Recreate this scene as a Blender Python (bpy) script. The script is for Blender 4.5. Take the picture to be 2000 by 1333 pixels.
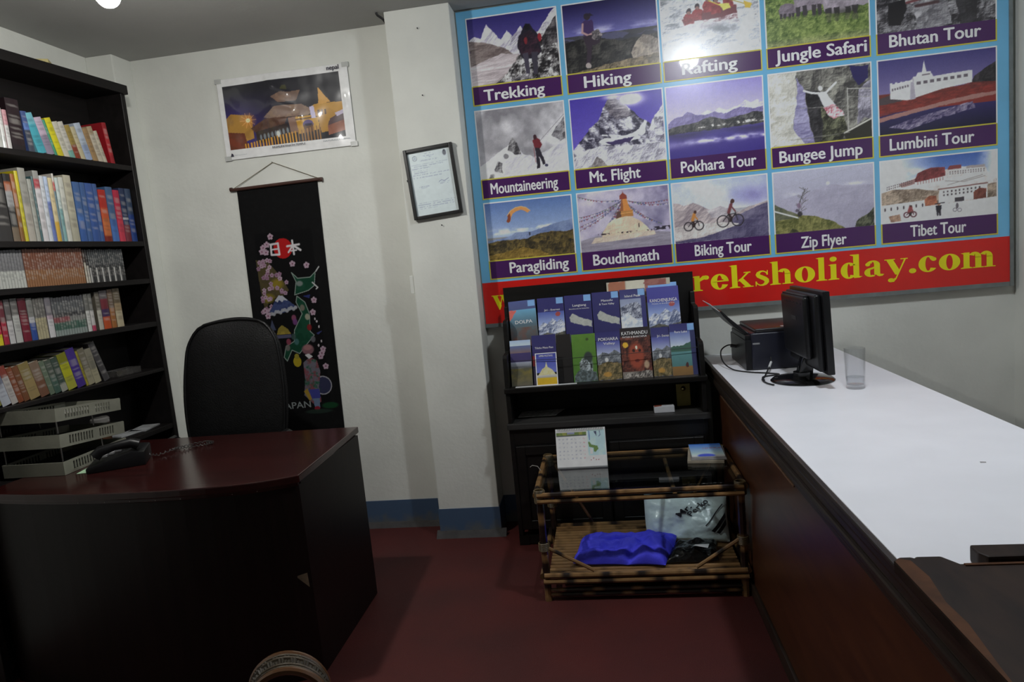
import bpy, bmesh, math, random
import numpy as np
from mathutils import Vector, Matrix
random.seed(7)
for o in list(bpy.data.objects): bpy.data.objects.remove(o, do_unlink=True)
sc = bpy.context.scene
COL = sc.collection

# ------------------------------------------------------------------ camera, world, lamps' strength, exposure
H = 1.45
def camera():
    pitch, roll, yaw = 0.124229, 0.0947558, -0.1390569
    fw = np.array([math.sin(yaw)*math.cos(pitch), math.cos(yaw)*math.cos(pitch), -math.sin(pitch)])
    r0 = np.array([math.cos(yaw), -math.sin(yaw), 0.0]); d0 = np.cross(fw, r0)
    r = math.cos(roll)*r0 + math.sin(roll)*d0; d = -math.sin(roll)*r0 + math.cos(roll)*d0
    cd = bpy.data.cameras.new('camera'); cd.sensor_width = 36; cd.lens = 1333.63/2000*36; cd.clip_start = .02
    co = bpy.data.objects.new('camera', cd); COL.objects.link(co)
    m = Matrix.Identity(4)
    for i in range(3):
        m[i][0] = r[i]; m[i][1] = -d[i]; m[i][2] = -fw[i]
    m[0][3], m[1][3], m[2][3] = 0, 0, H
    co.matrix_world = m; sc.camera = co
camera()
w = bpy.data.worlds.new('world'); sc.world = w; w.use_nodes = True
w.node_tree.nodes['Background'].inputs[0].default_value = (.5, .55, .6, 1)
w.node_tree.nodes['Background'].inputs[1].default_value = .02
LAMP_A, LAMP_B = 1120, 450          # emission of the two ceiling lamps
sc.view_settings.view_transform = 'Standard'; sc.view_settings.look = 'None'
sc.view_settings.exposure = 0.0; sc.view_settings.gamma = 1.0; sc.view_settings.use_curve_mapping = False

# ------------------------------------------------------------------ helpers
def lin(c, k=1.0):
    out = []
    for v in c:
        v = v/255.0
        v = v/12.92 if v <= .04045 else ((v+.055)/1.055)**2.4
        out.append(min(v*k, .92))
    return tuple(out)+(1,)
def tag(o, label=None, cat=None, group=None, kind=None):
    if label: o['label'] = label
    if cat: o['category'] = cat
    if group: o['group'] = group
    if kind: o['kind'] = kind
    return o
def empty(name, loc, label=None, cat=None, group=None):
    o = bpy.data.objects.new(name, None); COL.objects.link(o); o.location = loc; o.empty_display_size = .05
    return tag(o, label, cat, group)
def origin(o):
    v = Vector((0, 0, 0))
    while o is not None: v += o.location; o = o.parent
    return v

class MB:
    def __init__(s): s.v = []; s.f = []; s.c = []; s.xf = None
    def add(s, vs, fs, col=None):
        n = len(s.v)
        for v in vs:
            s.v.append(tuple(s.xf @ Vector(v)) if s.xf else tuple(v))
        s.f += [tuple(i+n for i in f) for f in fs]
        if col is not None:
            if callable(col): s.c += [col(v) for v in vs]
            else: s.c += [tuple(col)]*len(vs)
        return s
    def box(s, x0, x1, y0, y1, z0, z1, col=None):
        vs = [(x, y, z) for z in (z0, z1) for y in (y0, y1) for x in (x0, x1)]
        return s.add(vs, [(0, 2, 3, 1), (4, 5, 7, 6), (0, 1, 5, 4), (2, 6, 7, 3), (0, 4, 6, 2), (1, 3, 7, 5)], col)
    def tube(s, pts, r, n=8, col=None, cap=True, close=False):
        pts = [Vector(p) for p in pts]; N = len(pts); rs = r if isinstance(r, (list, tuple)) else [r]*N
        vs = []; cols = []; up = None
        for i, p in enumerate(pts):
            a = pts[(i-1) % N] if close else pts[max(i-1, 0)]; b = pts[(i+1) % N] if close else pts[min(i+1, N-1)]
            t = (b-a).normalized()
            if up is None:
                up = Vector((0, 0, 1)) if abs(t.z) < .9 else Vector((1, 0, 0))
            e1 = t.cross(up).normalized(); e2 = e1.cross(t).normalized(); up = e2
            for k in range(n):
                an = 2*math.pi*k/n
                vs.append(p+e1*math.cos(an)*rs[i]+e2*math.sin(an)*rs[i])
                if isinstance(col, list): cols.append(col[i])
        fs = []
        for i in range(N if close else N-1):
            j = (i+1) % N
            for k in range(n): fs.append((i*n+k, i*n+(k+1) % n, j*n+(k+1) % n, j*n+k))
        if cap and not close:
            fs.append(tuple(range(n-1, -1, -1))); fs.append(tuple((N-1)*n+k for k in range(n)))
        m = len(s.v); s.add(vs, fs, None if isinstance(col, list) else col)
        if isinstance(col, list): s.c += cols
        return s
    def lathe(s, prof, c=(0, 0, 0), n=24, col=None, capb=True, capt=True):
        vs = [(c[0]+r*math.cos(2*math.pi*k/n), c[1]+r*math.sin(2*math.pi*k/n), c[2]+z) for r, z in prof for k in range(n)]
        fs = [(i*n+k, i*n+(k+1) % n, (i+1)*n+(k+1) % n, (i+1)*n+k) for i in range(len(prof)-1) for k in range(n)]
        if capb: fs.append(tuple(range(n-1, -1, -1)))
        if capt: fs.append(tuple((len(prof)-1)*n+k for k in range(n)))
        return s.add(vs, fs, col)
    def prism(s, poly, a0, a1, ax='z', col=None):
        n = len(poly)
        def mk(p, a):
            return (p[0], p[1], a) if ax == 'z' else ((p[0], a, p[1]) if ax == 'y' else (a, p[0], p[1]))
        vs = [mk(p, a0) for p in poly]+[mk(p, a1) for p in poly]
        fs = [tuple(range(n-1, -1, -1)), tuple(range(n, 2*n))]+[(i, (i+1) % n, n+(i+1) % n, n+i) for i in range(n)]
        return s.add(vs, fs, col)
    def quadgrid(s, fn, nu, nv, col=None):
        vs = [fn(i/nu, j/nv) for j in range(nv+1) for i in range(nu+1)]
        fs = [(j*(nu+1)+i, j*(nu+1)+i+1, (j+1)*(nu+1)+i+1, (j+1)*(nu+1)+i) for j in range(nv) for i in range(nu)]
        return s.add(vs, fs, col)
    def build(s, name, mat, parent=None, bevel=0, seg=2, smooth=False, loc=None, sub=0, solid=0, **kw):
        off = origin(parent) if parent is not None else Vector(loc or (0, 0, 0))
        me = bpy.data.meshes.new(name)
        me.from_pydata([(v[0]-off.x, v[1]-off.y, v[2]-off.z) for v in s.v], [], s.f)
        if s.c and len(s.c) == len(s.v):
            at = me.color_attributes.new('Col', 'FLOAT_COLOR', 'POINT')
            at.data.foreach_set('color', np.array([tuple(c)[:3]+(1,) for c in s.c], dtype=np.float32).ravel())
        bm = bmesh.new(); bm.from_mesh(me)
        bmesh.ops.recalc_face_normals(bm, faces=bm.faces)
        if bevel:
            es = [e for e in bm.edges if len(e.link_faces) == 2 and e.calc_face_angle(0) > .5]
            bmesh.ops.bevel(bm, geom=es, offset=bevel, segments=seg, profile=.6, affect='EDGES', clamp_overlap=True)
        bm.to_mesh(me); bm.free()
        if smooth:
            for p in me.polygons: p.use_smooth = True
            if hasattr(me, 'set_sharp_from_angle'): me.set_sharp_from_angle(angle=.7)
        me.materials.append(mat)
        o = bpy.data.objects.new(name, me); COL.objects.link(o)
        if parent is not None: o.parent = parent
        elif loc: o.location = loc
        if solid:
            m = o.modifiers.new('solid', 'SOLIDIFY'); m.thickness = solid; m.offset = 0
        if sub:
            m = o.modifiers.new('sub', 'SUBSURF'); m.levels = sub; m.render_levels = sub
        return tag(o, **kw)

# ------------------------------------------------------------------ materials
def mat_new(name):
    m = bpy.data.materials.new(name); m.use_nodes = True
    return m, m.node_tree.nodes, m.node_tree.links, m.node_tree.nodes['Principled BSDF']
def plain(name, col, rough=.6, var=.12, scale=8, bump=.0, bscale=60, spec=.5, metal=0, coat=0, detail=4, stretch=None, trans=0, col2=None, sss=0):
    m, N, L, B = mat_new(name)
    tc = N.new('ShaderNodeTexCoord'); mp = N.new('ShaderNodeMapping'); L.new(tc.outputs['Object'], mp.inputs[0])
    if stretch: mp.inputs['Scale'].default_value = stretch
    nz = N.new('ShaderNodeTexNoise'); nz.inputs['Scale'].default_value = scale; nz.inputs['Detail'].default_value = detail
    L.new(mp.outputs[0], nz.inputs['Vector'])
    cr = N.new('ShaderNodeValToRGB'); L.new(nz.outputs[0], cr.inputs[0])
    c2 = col2 or tuple(c*(1-var) for c in col[:3])+(1,); c1 = tuple(min(c*(1+var*.6), 1) for c in col[:3])+(1,)
    if col2: c1 = col
    cr.color_ramp.elements[0].position = .32; cr.color_ramp.elements[1].position = .68
    cr.color_ramp.elements[0].color = c2; cr.color_ramp.elements[1].color = c1
    L.new(cr.outputs[0], B.inputs['Base Color'])
    B.inputs['Roughness'].default_value = rough; B.inputs['Metallic'].default_value = metal
    B.inputs['Specular IOR Level'].default_value = spec; B.inputs['Coat Weight'].default_value = coat
    B.inputs['Transmission Weight'].default_value = trans
    if bump:
        n2 = N.new('ShaderNodeTexNoise'); n2.inputs['Scale'].default_value = bscale; n2.inputs['Detail'].default_value = 5
        L.new(mp.outputs[0], n2.inputs['Vector'])
        bp = N.new('ShaderNodeBump'); bp.inputs['Strength'].default_value = bump; bp.inputs['Distance'].default_value = .01
        L.new(n2.outputs[0], bp.inputs['Height']); L.new(bp.outputs[0], B.inputs['Normal'])
    return m
def vcol(name, rough=.5, spec=.5, coat=0, bump=0, bscale=30, coat_rough=.1, bdist=.004):
    m, N, L, B = mat_new(name)
    a = N.new('ShaderNodeAttribute'); a.attribute_name = 'Col'
    nz = N.new('ShaderNodeTexNoise'); nz.inputs['Scale'].default_value = 40
    tc = N.new('ShaderNodeTexCoord'); L.new(tc.outputs['Object'], nz.inputs['Vector'])
    mr = N.new('ShaderNodeMapRange'); mr.inputs[3].default_value = .9; mr.inputs[4].default_value = 1.08; L.new(nz.outputs[0], mr.inputs[0])
    mx = N.new('ShaderNodeVectorMath'); mx.operation = 'SCALE'; L.new(a.outputs['Color'], mx.inputs[0]); L.new(mr.outputs[0], mx.inputs['Scale'])
    L.new(mx.outputs[0], B.inputs['Base Color'])
    B.inputs['Roughness'].default_value = rough; B.inputs['Specular IOR Level'].default_value = spec
    B.inputs['Coat Weight'].default_value = coat; B.inputs['Coat Roughness'].default_value = coat_rough
    if bump:
        n2 = N.new('ShaderNodeTexNoise'); n2.inputs['Scale'].default_value = bscale; L.new(tc.outputs['Object'], n2.inputs['Vector'])
        bp = N.new('ShaderNodeBump'); bp.inputs['Strength'].default_value = bump; bp.inputs['Distance'].default_value = bdist
        L.new(n2.outputs[0], bp.inputs['Height']); L.new(bp.outputs[0], B.inputs['Normal']); L.new(bp.outputs[0], B.inputs['Coat Normal'])
    return m
def emit(name, col, st):
    m, N, L, B = mat_new(name)
    B.inputs['Base Color'].default_value = (.8, .8, .8, 1)
    B.inputs['Emission Color'].default_value = tuple(col)+(1,); B.inputs['Emission Strength'].default_value = st
    return m
def glass(name, col=(1, 1, 1, 1), rough=0.0, ior=1.45):
    m, N, L, B = mat_new(name)
    B.inputs['Base Color'].default_value = col; B.inputs['Roughness'].default_value = rough
    B.inputs['Transmission Weight'].default_value = 1; B.inputs['IOR'].default_value = ior
    return m
def thin_glass(name, tint, ior):
    m, N, L, B = mat_new(name)
    t = N.new('ShaderNodeBsdfTransparent'); t.inputs[0].default_value = tint
    g = N.new('ShaderNodeBsdfGlossy'); g.inputs['Roughness'].default_value = .02
    nz = N.new('ShaderNodeTexNoise'); nz.inputs['Scale'].default_value = 3; mr = N.new('ShaderNodeMapRange'); mr.inputs[3].default_value = .01; mr.inputs[4].default_value = .04; L.new(nz.outputs[0], mr.inputs[0]); L.new(mr.outputs[0], g.inputs['Roughness'])
    lw = N.new('ShaderNodeLayerWeight'); lw.inputs[0].default_value = .5
    pw = N.new('ShaderNodeMath'); pw.operation = 'POWER'; L.new(lw.outputs['Facing'], pw.inputs[0]); pw.inputs[1].default_value = 3.0
    f = N.new('ShaderNodeMath'); f.operation = 'MULTIPLY_ADD'; L.new(pw.outputs[0], f.inputs[0]); f.inputs[1].default_value = ior; f.inputs[2].default_value = .04
    x = N.new('ShaderNodeMixShader'); L.new(f.outputs[0], x.inputs[0]); L.new(t.outputs[0], x.inputs[1]); L.new(g.outputs[0], x.inputs[2])
    L.new(x.outputs[0], N['Material Output'].inputs[0]); N.remove(B)
    return m
M = {}
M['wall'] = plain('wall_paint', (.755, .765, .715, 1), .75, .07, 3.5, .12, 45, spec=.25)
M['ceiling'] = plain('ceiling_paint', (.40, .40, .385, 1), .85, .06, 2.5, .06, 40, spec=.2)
M['floor'] = plain('floor_red_carpet', (.085, .016, .014, 1), .6, .28, 3.0, .25, 260, spec=.3, col2=(.060, .014, .013, 1))
def baseboard_mat():
    m, N, L, B = mat_new('blue_skirting_paint')
    tc = N.new('ShaderNodeTexCoord'); sp = N.new('ShaderNodeSeparateXYZ'); L.new(tc.outputs['Object'], sp.inputs[0])
    nz = N.new('ShaderNodeTexNoise'); nz.inputs['Scale'].default_value = 14; nz.inputs['Detail'].default_value = 6; L.new(tc.outputs['Object'], nz.inputs['Vector'])
    ma = N.new('ShaderNodeMath'); ma.operation = 'MULTIPLY_ADD'; L.new(nz.outputs[0], ma.inputs[0]); ma.inputs[1].default_value = -.16; ma.inputs[2].default_value = .055
    ad = N.new('ShaderNodeMath'); ad.operation = 'ADD'; L.new(sp.outputs[2], ad.inputs[0]); L.new(ma.outputs[0], ad.inputs[1])
    mr = N.new('ShaderNodeMapRange'); L.new(ad.outputs[0], mr.inputs[0]); mr.inputs[1].default_value = .0; mr.inputs[2].default_value = .05
    cr = N.new('ShaderNodeValToRGB'); L.new(mr.outputs[0], cr.inputs[0])
    cr.color_ramp.elements[0].color = (.12, .13, .13, 1); cr.color_ramp.elements[1].color = (.060, .105, .185, 1)
    L.new(cr.outputs[0], B.inputs['Base Color']); B.inputs['Roughness'].default_value = .6
    return m
M['skirting'] = baseboard_mat()
M['cement'] = plain('grey_cement', (.055, .052, .052, 1), .85, .25, 20, .3, 60)
def wood(name, c1, c2, stretch=(1.2, 14, 14), rough=.35, coat=.0, scale=3.0, bump=.05, spec=.5):
    m, N, L, B = mat_new(name)
    tc = N.new('ShaderNodeTexCoord'); mp = N.new('ShaderNodeMapping'); L.new(tc.outputs['Object'], mp.inputs[0]); mp.inputs['Scale'].default_value = stretch
    nz = N.new('ShaderNodeTexNoise'); nz.inputs['Scale'].default_value = scale; nz.inputs['Detail'].default_value = 6; nz.inputs['Distortion'].default_value = .6
    L.new(mp.outputs[0], nz.inputs['Vector'])
    cr = N.new('ShaderNodeValToRGB'); L.new(nz.outputs[0], cr.inputs[0]); cr.color_ramp.elements[0].position = .3; cr.color_ramp.elements[1].position = .7
    cr.color_ramp.elements[0].color = c1; cr.color_ramp.elements[1].color = c2; L.new(cr.outputs[0], B.inputs['Base Color'])
    B.inputs['Roughness'].default_value = rough; B.inputs['Coat Weight'].default_value = coat; B.inputs['Coat Roughness'].default_value = .2
    B.inputs['Specular IOR Level'].default_value = spec
    if bump:
        bp = N.new('ShaderNodeBump'); bp.inputs['Strength'].default_value = bump; bp.inputs['Distance'].default_value = .004
        L.new(nz.outputs[0], bp.inputs['Height']); L.new(bp.outputs[0], B.inputs['Normal'])
    return m
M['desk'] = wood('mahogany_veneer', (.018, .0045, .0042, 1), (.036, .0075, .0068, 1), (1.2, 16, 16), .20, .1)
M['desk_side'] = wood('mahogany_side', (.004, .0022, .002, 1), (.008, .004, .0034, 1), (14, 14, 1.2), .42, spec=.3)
M['case'] = wood('bookcase_dark_stain', (.004, .0034, .0034, 1), (.009, .007, .007, 1), (10, 1.5, 10), .5, spec=.3)
M['rack'] = wood('black_stained_wood', (.0045, .004, .0038, 1), (.010, .009, .008, 1), (1.5, 10, 10), .42, spec=.35)
M['rack_grey'] = wood('greyish_black_wood', (.018, .017, .016, 1), (.040, .038, .036, 1), (1.5, 10, 10), .55)  # lighter grey wood for the rack's cabinet top
M['panel'] = wood('counter_red_brown_panel', (.050, .016, .007, 1), (.085, .029, .011, 1), (9, 1.2, 9), .36, bump=.02)
M['mould'] = wood('counter_dark_moulding', (.016, .010, .007, 1), (.040, .027, .019, 1), (18, 1.2, 18), .4)
M['board'] = wood('worn_board', (.012, .0075, .006, 1), (.034, .019, .013, 1), (4, 1.5, 6), .55, scale=5, spec=.15)
M['board_edge'] = plain('board_edge_painted_light', (.085, .032, .011, 1), .6, .5, 14, spec=.15)  # orange tone with the light on the board's edge painted in
M['laminate'] = plain('white_laminate', (.90, .905, .955, 1), .38, .03, 6, spec=.5)
M['leather'] = plain('black_leather', (.006, .006, .0065, 1), .45, .2, 30, .25, 160, spec=.3)
M['blackplastic'] = plain('black_plastic', (.006, .006, .007, 1), .38, .15, 20, .05, 200, spec=.35)
M['blackgloss'] = plain('black_gloss_plastic', (.006, .006, .006, 1), .12, .1, 20)
M['navy'] = plain('navy_plastic', (.010, .011, .022, 1), .35, .15, 10, .05, 200)
M['beige'] = plain('grey_beige_plastic', (.22, .22, .175, 1), .5, .12, 12, .05, 100)
M['chrome'] = plain('metal_rod', (.5, .5, .5, 1), .25, .1, 20, metal=1)
M['paper'] = plain('white_paper', (.62, .63, .64, 1), .7, .05, 10)
M['paper_grey'] = plain('grey_paper', (.30, .30, .31, 1), .6, .25, 25)
M['pages'] = plain('page_edges', (.34, .31, .25, 1), .8, .15, 60, stretch=(30, 1, 1))
M['brass'] = plain('brass', (.36, .30, .09, 1), .4, .15, 20, metal=.15)
M['glass'] = thin_glass('clear_glass', (.955, .96, .965, 1), .35)
M['pane'] = thin_glass('table_glass', (.80, .84, .84, 1), .75)
M['print'] = vcol('printed_sheet', .36, .5, .5, .0, coat_rough=.2)
M['print_matte'] = vcol('printed_cover', .42, .5, .3)
M['poster'] = vcol('glossy_poster', .35, .5, .9, .7, 3.2, .08, bdist=.075)
M['cloth_print'] = vcol('printed_cloth', .85, .2)
M['spine'] = vcol('book_cover', .45, .5, .1)
M['bamboo'] = vcol('bamboo', .32, .5, .25)
M['frame'] = plain('black_frame', (.010, .010, .010, 1), .35, .1, 20)
M['wire'] = plain('thin_wire', (.012, .012, .012, 1), .5, .1, 20)
M['twine'] = plain('twine', (.20, .17, .11, 1), .8, .2, 60)

# ------------------------------------------------------------------ printing helpers
def text2d(s, bold=0.0, res=3):
    cu = bpy.data.curves.new('t', 'FONT'); cu.body = s; cu.size = 1; cu.offset = bold; cu.resolution_u = res
    ob = bpy.data.objects.new('t', cu); COL.objects.link(ob)
    dg = bpy.context.evaluated_depsgraph_get(); dg.update()
    me = bpy.data.meshes.new_from_object(ob.evaluated_get(dg))
    vs = [tuple(v.co)[:2] for v in me.vertices]; fs = [tuple(p.vertices) for p in me.polygons]
    bpy.data.objects.remove(ob); bpy.data.curves.remove(cu); bpy.data.meshes.remove(me)
    return vs, fs
def text(name, s, org, ux, uy, width, mat, parent, height=None, bold=.015, nrm=None, off=.0006, lead=None, **kw):
    vs, fs = text2d(s, 0)
    if not vs: return None
    x0 = min(v[0] for v in vs); x1 = max(v[0] for v in vs)
    sx = width/(x1-x0); sy = (height/.72) if height else sx
    ux = Vector(ux); uy = Vector(uy); n = Vector(nrm) if nrm else ux.cross(uy); org = Vector(org)
    m = MB()
    for j, (dx, dy) in enumerate(((-1, 0), (0, 0), (1, 0), (0, .6), (0, -.6)) if bold else ((0, 0),)):
        m.add([org+ux*((v[0]-x0+dx*bold)*sx)+uy*((v[1]+dy*bold)*sy)+n*(off+.00006*j) for v in vs], fs)
    return m.build(name, mat, parent, **kw)
def sheet(name, img, org, ux, uy, mat, parent, k=1.8, bow=None, thick=0, **kw):
    """flat printed sheet: img rows run from top to bottom; org is the bottom left corner, ux / uy span the sheet"""
    h, w_, _ = img.shape
    a = np.clip(img/255.0, 0, 1); a = np.where(a <= .04045, a/12.92, ((a+.055)/1.055)**2.4)*k
    a = np.clip(a, 0, .9)[::-1]
    org = np.array(org, float); ux = np.array(ux, float); uy = np.array(uy, float)
    off = np.array(tuple(origin(parent))) if parent is not None else np.zeros(3)
    gx, gy = np.meshgrid(np.linspace(0, 1, w_), np.linspace(0, 1, h))
    P = org+gx[..., None]*ux+gy[..., None]*uy-off
    if bow is not None: P = P+bow(gx, gy)
    me = bpy.data.meshes.new(name); nv = w_*h
    idx = np.arange(nv).reshape(h, w_)
    q = np.stack([idx[:-1, :-1], idx[:-1, 1:], idx[1:, 1:], idx[1:, :-1]], -1).reshape(-1, 4)
    me.vertices.add(nv); me.vertices.foreach_set('co', P.reshape(-1).astype(np.float32))
    me.loops.add(q.size); me.loops.foreach_set('vertex_index', q.reshape(-1).astype(np.int32))
    me.polygons.add(len(q)); me.polygons.foreach_set('loop_start', np.arange(0, q.size, 4, dtype=np.int32))
    me.update(calc_edges=True)
    at = me.color_attributes.new('Col', 'FLOAT_COLOR', 'POINT')
    at.data.foreach_set('color', np.concatenate([a, np.ones((h, w_, 1))], -1).astype(np.float32).ravel())
    me.materials.append(mat)
    for p in me.polygons: p.use_smooth = True
    o = bpy.data.objects.new(name, me); COL.objects.link(o)
    if parent is not None: o.parent = parent
    if thick:
        md = o.modifiers.new('solid', 'SOLIDIFY'); md.thickness = thick; md.offset = -1
    return tag(o, **kw)

RNG = np.random.RandomState(3)
def vnoise(h, w_, sx, sy, seed):
    r = np.random.RandomState(seed); g = r.rand(int(sy)+3, int(sx)+3)
    y = np.linspace(0, sy, h)[:, None]+np.zeros((1, w_)); x = np.linspace(0, sx, w_)[None]+np.zeros((h, 1))
    xi = x.astype(int); yi = y.astype(int); fx = x-xi; fy = y-yi; fx = fx*fx*(3-2*fx); fy = fy*fy*(3-2*fy)
    return (g[yi, xi]*(1-fx)+g[yi, xi+1]*fx)*(1-fy)+(g[yi+1, xi]*(1-fx)+g[yi+1, xi+1]*fx)*fy
_G = {}
def vn(u, v, seed):
    g = _G.setdefault(seed % 97, np.random.RandomState(seed % 97).rand(64, 64))
    ui = np.floor(u).astype(int); vi = np.floor(v).astype(int); fx = u-ui; fy = v-vi; fx = fx*fx*(3-2*fx); fy = fy*fy*(3-2*fy)
    a, b = ui & 63, vi & 63; a1, b1 = (ui+1) & 63, (vi+1) & 63
    return (g[b, a]*(1-fx)+g[b, a1]*fx)*(1-fy)+(g[b1, a]*(1-fx)+g[b1, a1]*fx)*fy
class Pic:
    """small painter for printed pictures, coordinates 0..1 with y down, colours 0..255"""
    def __init__(s, w_, h, col=(128, 128, 128), ss=1, warp=0.0):
        s.ss = ss; w_ *= ss; h *= ss; s.warp = warp
        s.w = w_; s.h = h; s.a = np.zeros((h, w_, 3))+np.array(col, float)
        s.x, s.y = np.meshgrid((np.arange(w_)+.5)/w_, (np.arange(h)+.5)/h); s.seed = 1
        s.wx = sum((vn(s.x*f*w_/h, s.y*f, 11+i)-.5)*2/(f/14) for i, f in enumerate((14, 34, 70)))*.5; s.wy = sum((vn(s.x*f*w_/h+5, s.y*f+9, 31+i)-.5)*2/(f/14) for i, f in enumerate((14, 34, 70)))*.5
    def fbm(s, sx=6, sy=None, oct=4):
        s.seed += 7; sy = sy or sx*s.h/s.w; o = np.zeros((s.h, s.w)); a = .5
        for i in range(oct):
            o += a*vnoise(s.h, s.w, sx*2**i, max(sy*2**i, 1), s.seed+i); a *= .5
        return o/(1-.5**oct)
    def mix(s, m, col):
        col = np.asarray(col, float); m = np.clip(m, 0, 1)[..., None]
        s.a = s.a*(1-m)+col*m; return s
    def grad(s, y0, y1, c0, c1):
        t = np.clip((s.y-y0)/(y1-y0), 0, 1); m = ((s.y >= y0-1e-6) & (s.y <= y1))*1.0
        return s.mix(m, np.array(c0)*(1-t[..., None])+np.array(c1)*t[..., None])
    def poly(s, pts, col, op=1.0, tex=0, tcol=(0, 0, 0), tsc=14, thr=.5):
        ins = s.mask(pts)
        m = ins*op; s.mix(m, col)
        if tex:
            nz = s.fbm(tsc); s.mix(m*tex*np.clip((nz-thr)*8+.5, 0, 1), tcol)
        return s
    def mask(s, pts, wp=None):
        wp = s.warp if wp is None else wp
        X = s.x+s.wx*wp; Y = s.y+s.wy*wp
        pts = np.array(pts, float); ins = np.zeros((s.h, s.w), bool); n = len(pts)
        for i in range(n):
            x0, y0 = pts[i]; x1, y1 = pts[(i+1) % n]
            if y0 != y1: ins ^= ((y0 > Y) != (y1 > Y)) & (X < (x1-x0)*(Y-y0)/(y1-y0)+x0)
        return ins*1.0
    def relief(s, m, dark, light, sc_=7, con=1.0, ang=.9, bias=.5, op=1.0, sy=None, shear=0.0, patch=.5):
        if not isinstance(m, np.ndarray): m = s.mask(m)
        n = 0; a = 1.0; q0 = 0; k = s.h/s.w; sy = sy or sc_*k
        for i in range(5):
            s.seed += 3; f = 2**i; q = vn(s.x*sc_*f+s.y*shear*f, s.y*sy*f, s.seed); n = n+a*(1-abs(2*q-1)); q0 = q0+a*q; a *= .58
        gy, gx = np.gradient(n); d = gx*math.cos(ang)+gy*math.sin(ang); d = d/(d.std()+1e-6); q0 = (q0-q0.mean())/(q0.std()+1e-6)
        t = np.clip(bias+con*((1-patch)*d*.3+patch*q0*.34), 0, 1)[..., None]
        return s.mix(m*op, np.array(dark, float)*(1-t)+np.array(light, float)*t)
    def finish(s, grain=.05, con=1.12):
        if s.ss > 1:
            k = s.ss; h, w_ = s.h//k, s.w//k; s.a = s.a.reshape(h, k, w_, k, 3).mean((1, 3)); s.h, s.w = h, w_; s.ss = 1
        r = np.random.RandomState(s.w+s.h); g = 1+grain*(r.rand(s.h, s.w, 1)-.5)*2
        t = s.a/255; t = t*.88+t.mean(-1, keepdims=True)*.12; t = .44+(t-.44)*con; s.a = np.clip(t*g, .02, 1)*255; return s
    def ell(s, cx, cy, rx, ry, col, op=1, soft=0):
        d = ((s.x+s.wx*s.warp*.6-cx)/rx)**2+((s.y+s.wy*s.warp*.6-cy)/ry)**2
        return s.mix(((d < 1)*1.0 if not soft else np.clip((1-d)/soft, 0, 1))*op, col)
    def ring(s, cx, cy, r, t, col, asp=None, op=1):
        asp = asp or s.w/s.h
        d = np.sqrt((s.x-cx)**2+((s.y-cy)/asp)**2)
        return s.mix((abs(d-r) < t)*op*1.0, col)
    def line(s, pts, col, t=.006, op=1):
        asp = s.h/s.w
        for (x0, y0), (x1, y1) in zip(pts[:-1], pts[1:]):
            dx = x1-x0; dy = (y1-y0)*asp; L = dx*dx+dy*dy+1e-9
            u = np.clip(((s.x-x0)*dx+(s.y-y0)*asp*dy)/L, 0, 1)
            d = np.sqrt((s.x-x0-u*dx)**2+((s.y-y0)*asp-u*dy)**2)
            s.mix(np.clip((t-d)/(t*.5), 0, 1)*op, col)
        return s
    def ridge(s, y0, amp, col, seed, sc_=4, y1=1.1, tex=0, tcol=(0, 0, 0), slope=0, tsc=14, thr=.5, op=1):
        r = np.zeros(s.w); a = 1
        for i in range(4):
            r += a*(vnoise(2, s.w, sc_*2**i, 1, seed+i*3)[0]-.5); a *= .5
        top = (y0+amp*r+slope*(np.arange(s.w)/s.w-.5))[None]+s.wy*s.warp*.6
        m = ((s.y > top) & (s.y < y1))*op; s.mix(m, col)
        if tex: s.mix(m*tex*np.clip((s.fbm(tsc)-thr)*8+.5, 0, 1), tcol)
        return s
    def person(s, x, y, h, shirt, pants=(40, 38, 45), skin=(150, 110, 90), lean=0):
        asp = s.w/s.h; wd = h/asp*.17
        s.poly([(x-wd*.8, y), (x-wd*.2, y), (x+wd*.1, y-h*.48), (x-wd, y-h*.48)], pants)
        s.poly([(x+wd*.2, y), (x+wd*.9, y), (x+wd, y-h*.48), (x-wd*.1, y-h*.48)], pants)
        s.poly([(x-wd*1.1+lean*.5, y-h*.45), (x+wd*1.1+lean*.5, y-h*.45), (x+wd*1.3+lean, y-h*.82), (x-wd*1.3+lean, y-h*.82)], shirt)
        s.ell(x+lean*1.2, y-h*.91, wd*.75, h*.09, skin)
        return s
    def bike(s, x, y, r, col=(45, 40, 45), shirt=(120, 70, 40)):
        asp = s.w/s.h
        s.ring(x-r*1.25, y-r*asp, r, .006, col); s.ring(x+r*1.25, y-r*asp, r, .006, col)
        Y = lambda v: y-v*r*asp
        s.line([(x-r*1.25, Y(1)), (x-r*.3, Y(2.1)), (x+r*.9, Y(2.2)), (x, Y(1)), (x-r*.3, Y(2.1))], col, .006)
        s.line([(x+r*.9, Y(2.5)), (x+r*1.25, Y(1))], col, .006)
        s.line([(x-r*.3, Y(2.4)), (x+r*.2, Y(1.5)), (x, Y(.9))], (50, 35, 35), .013)
        s.line([(x-r*.2, Y(2.5)), (x+r*.25, Y(3.8))], shirt, .022); s.line([(x+r*.2, Y(3.6)), (x+r*.9, Y(2.6))], shirt, .01)
        s.ell(x+r*.5, Y(4.35), r*.35, r*.4*asp, (70, 45, 40)); return s

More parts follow.
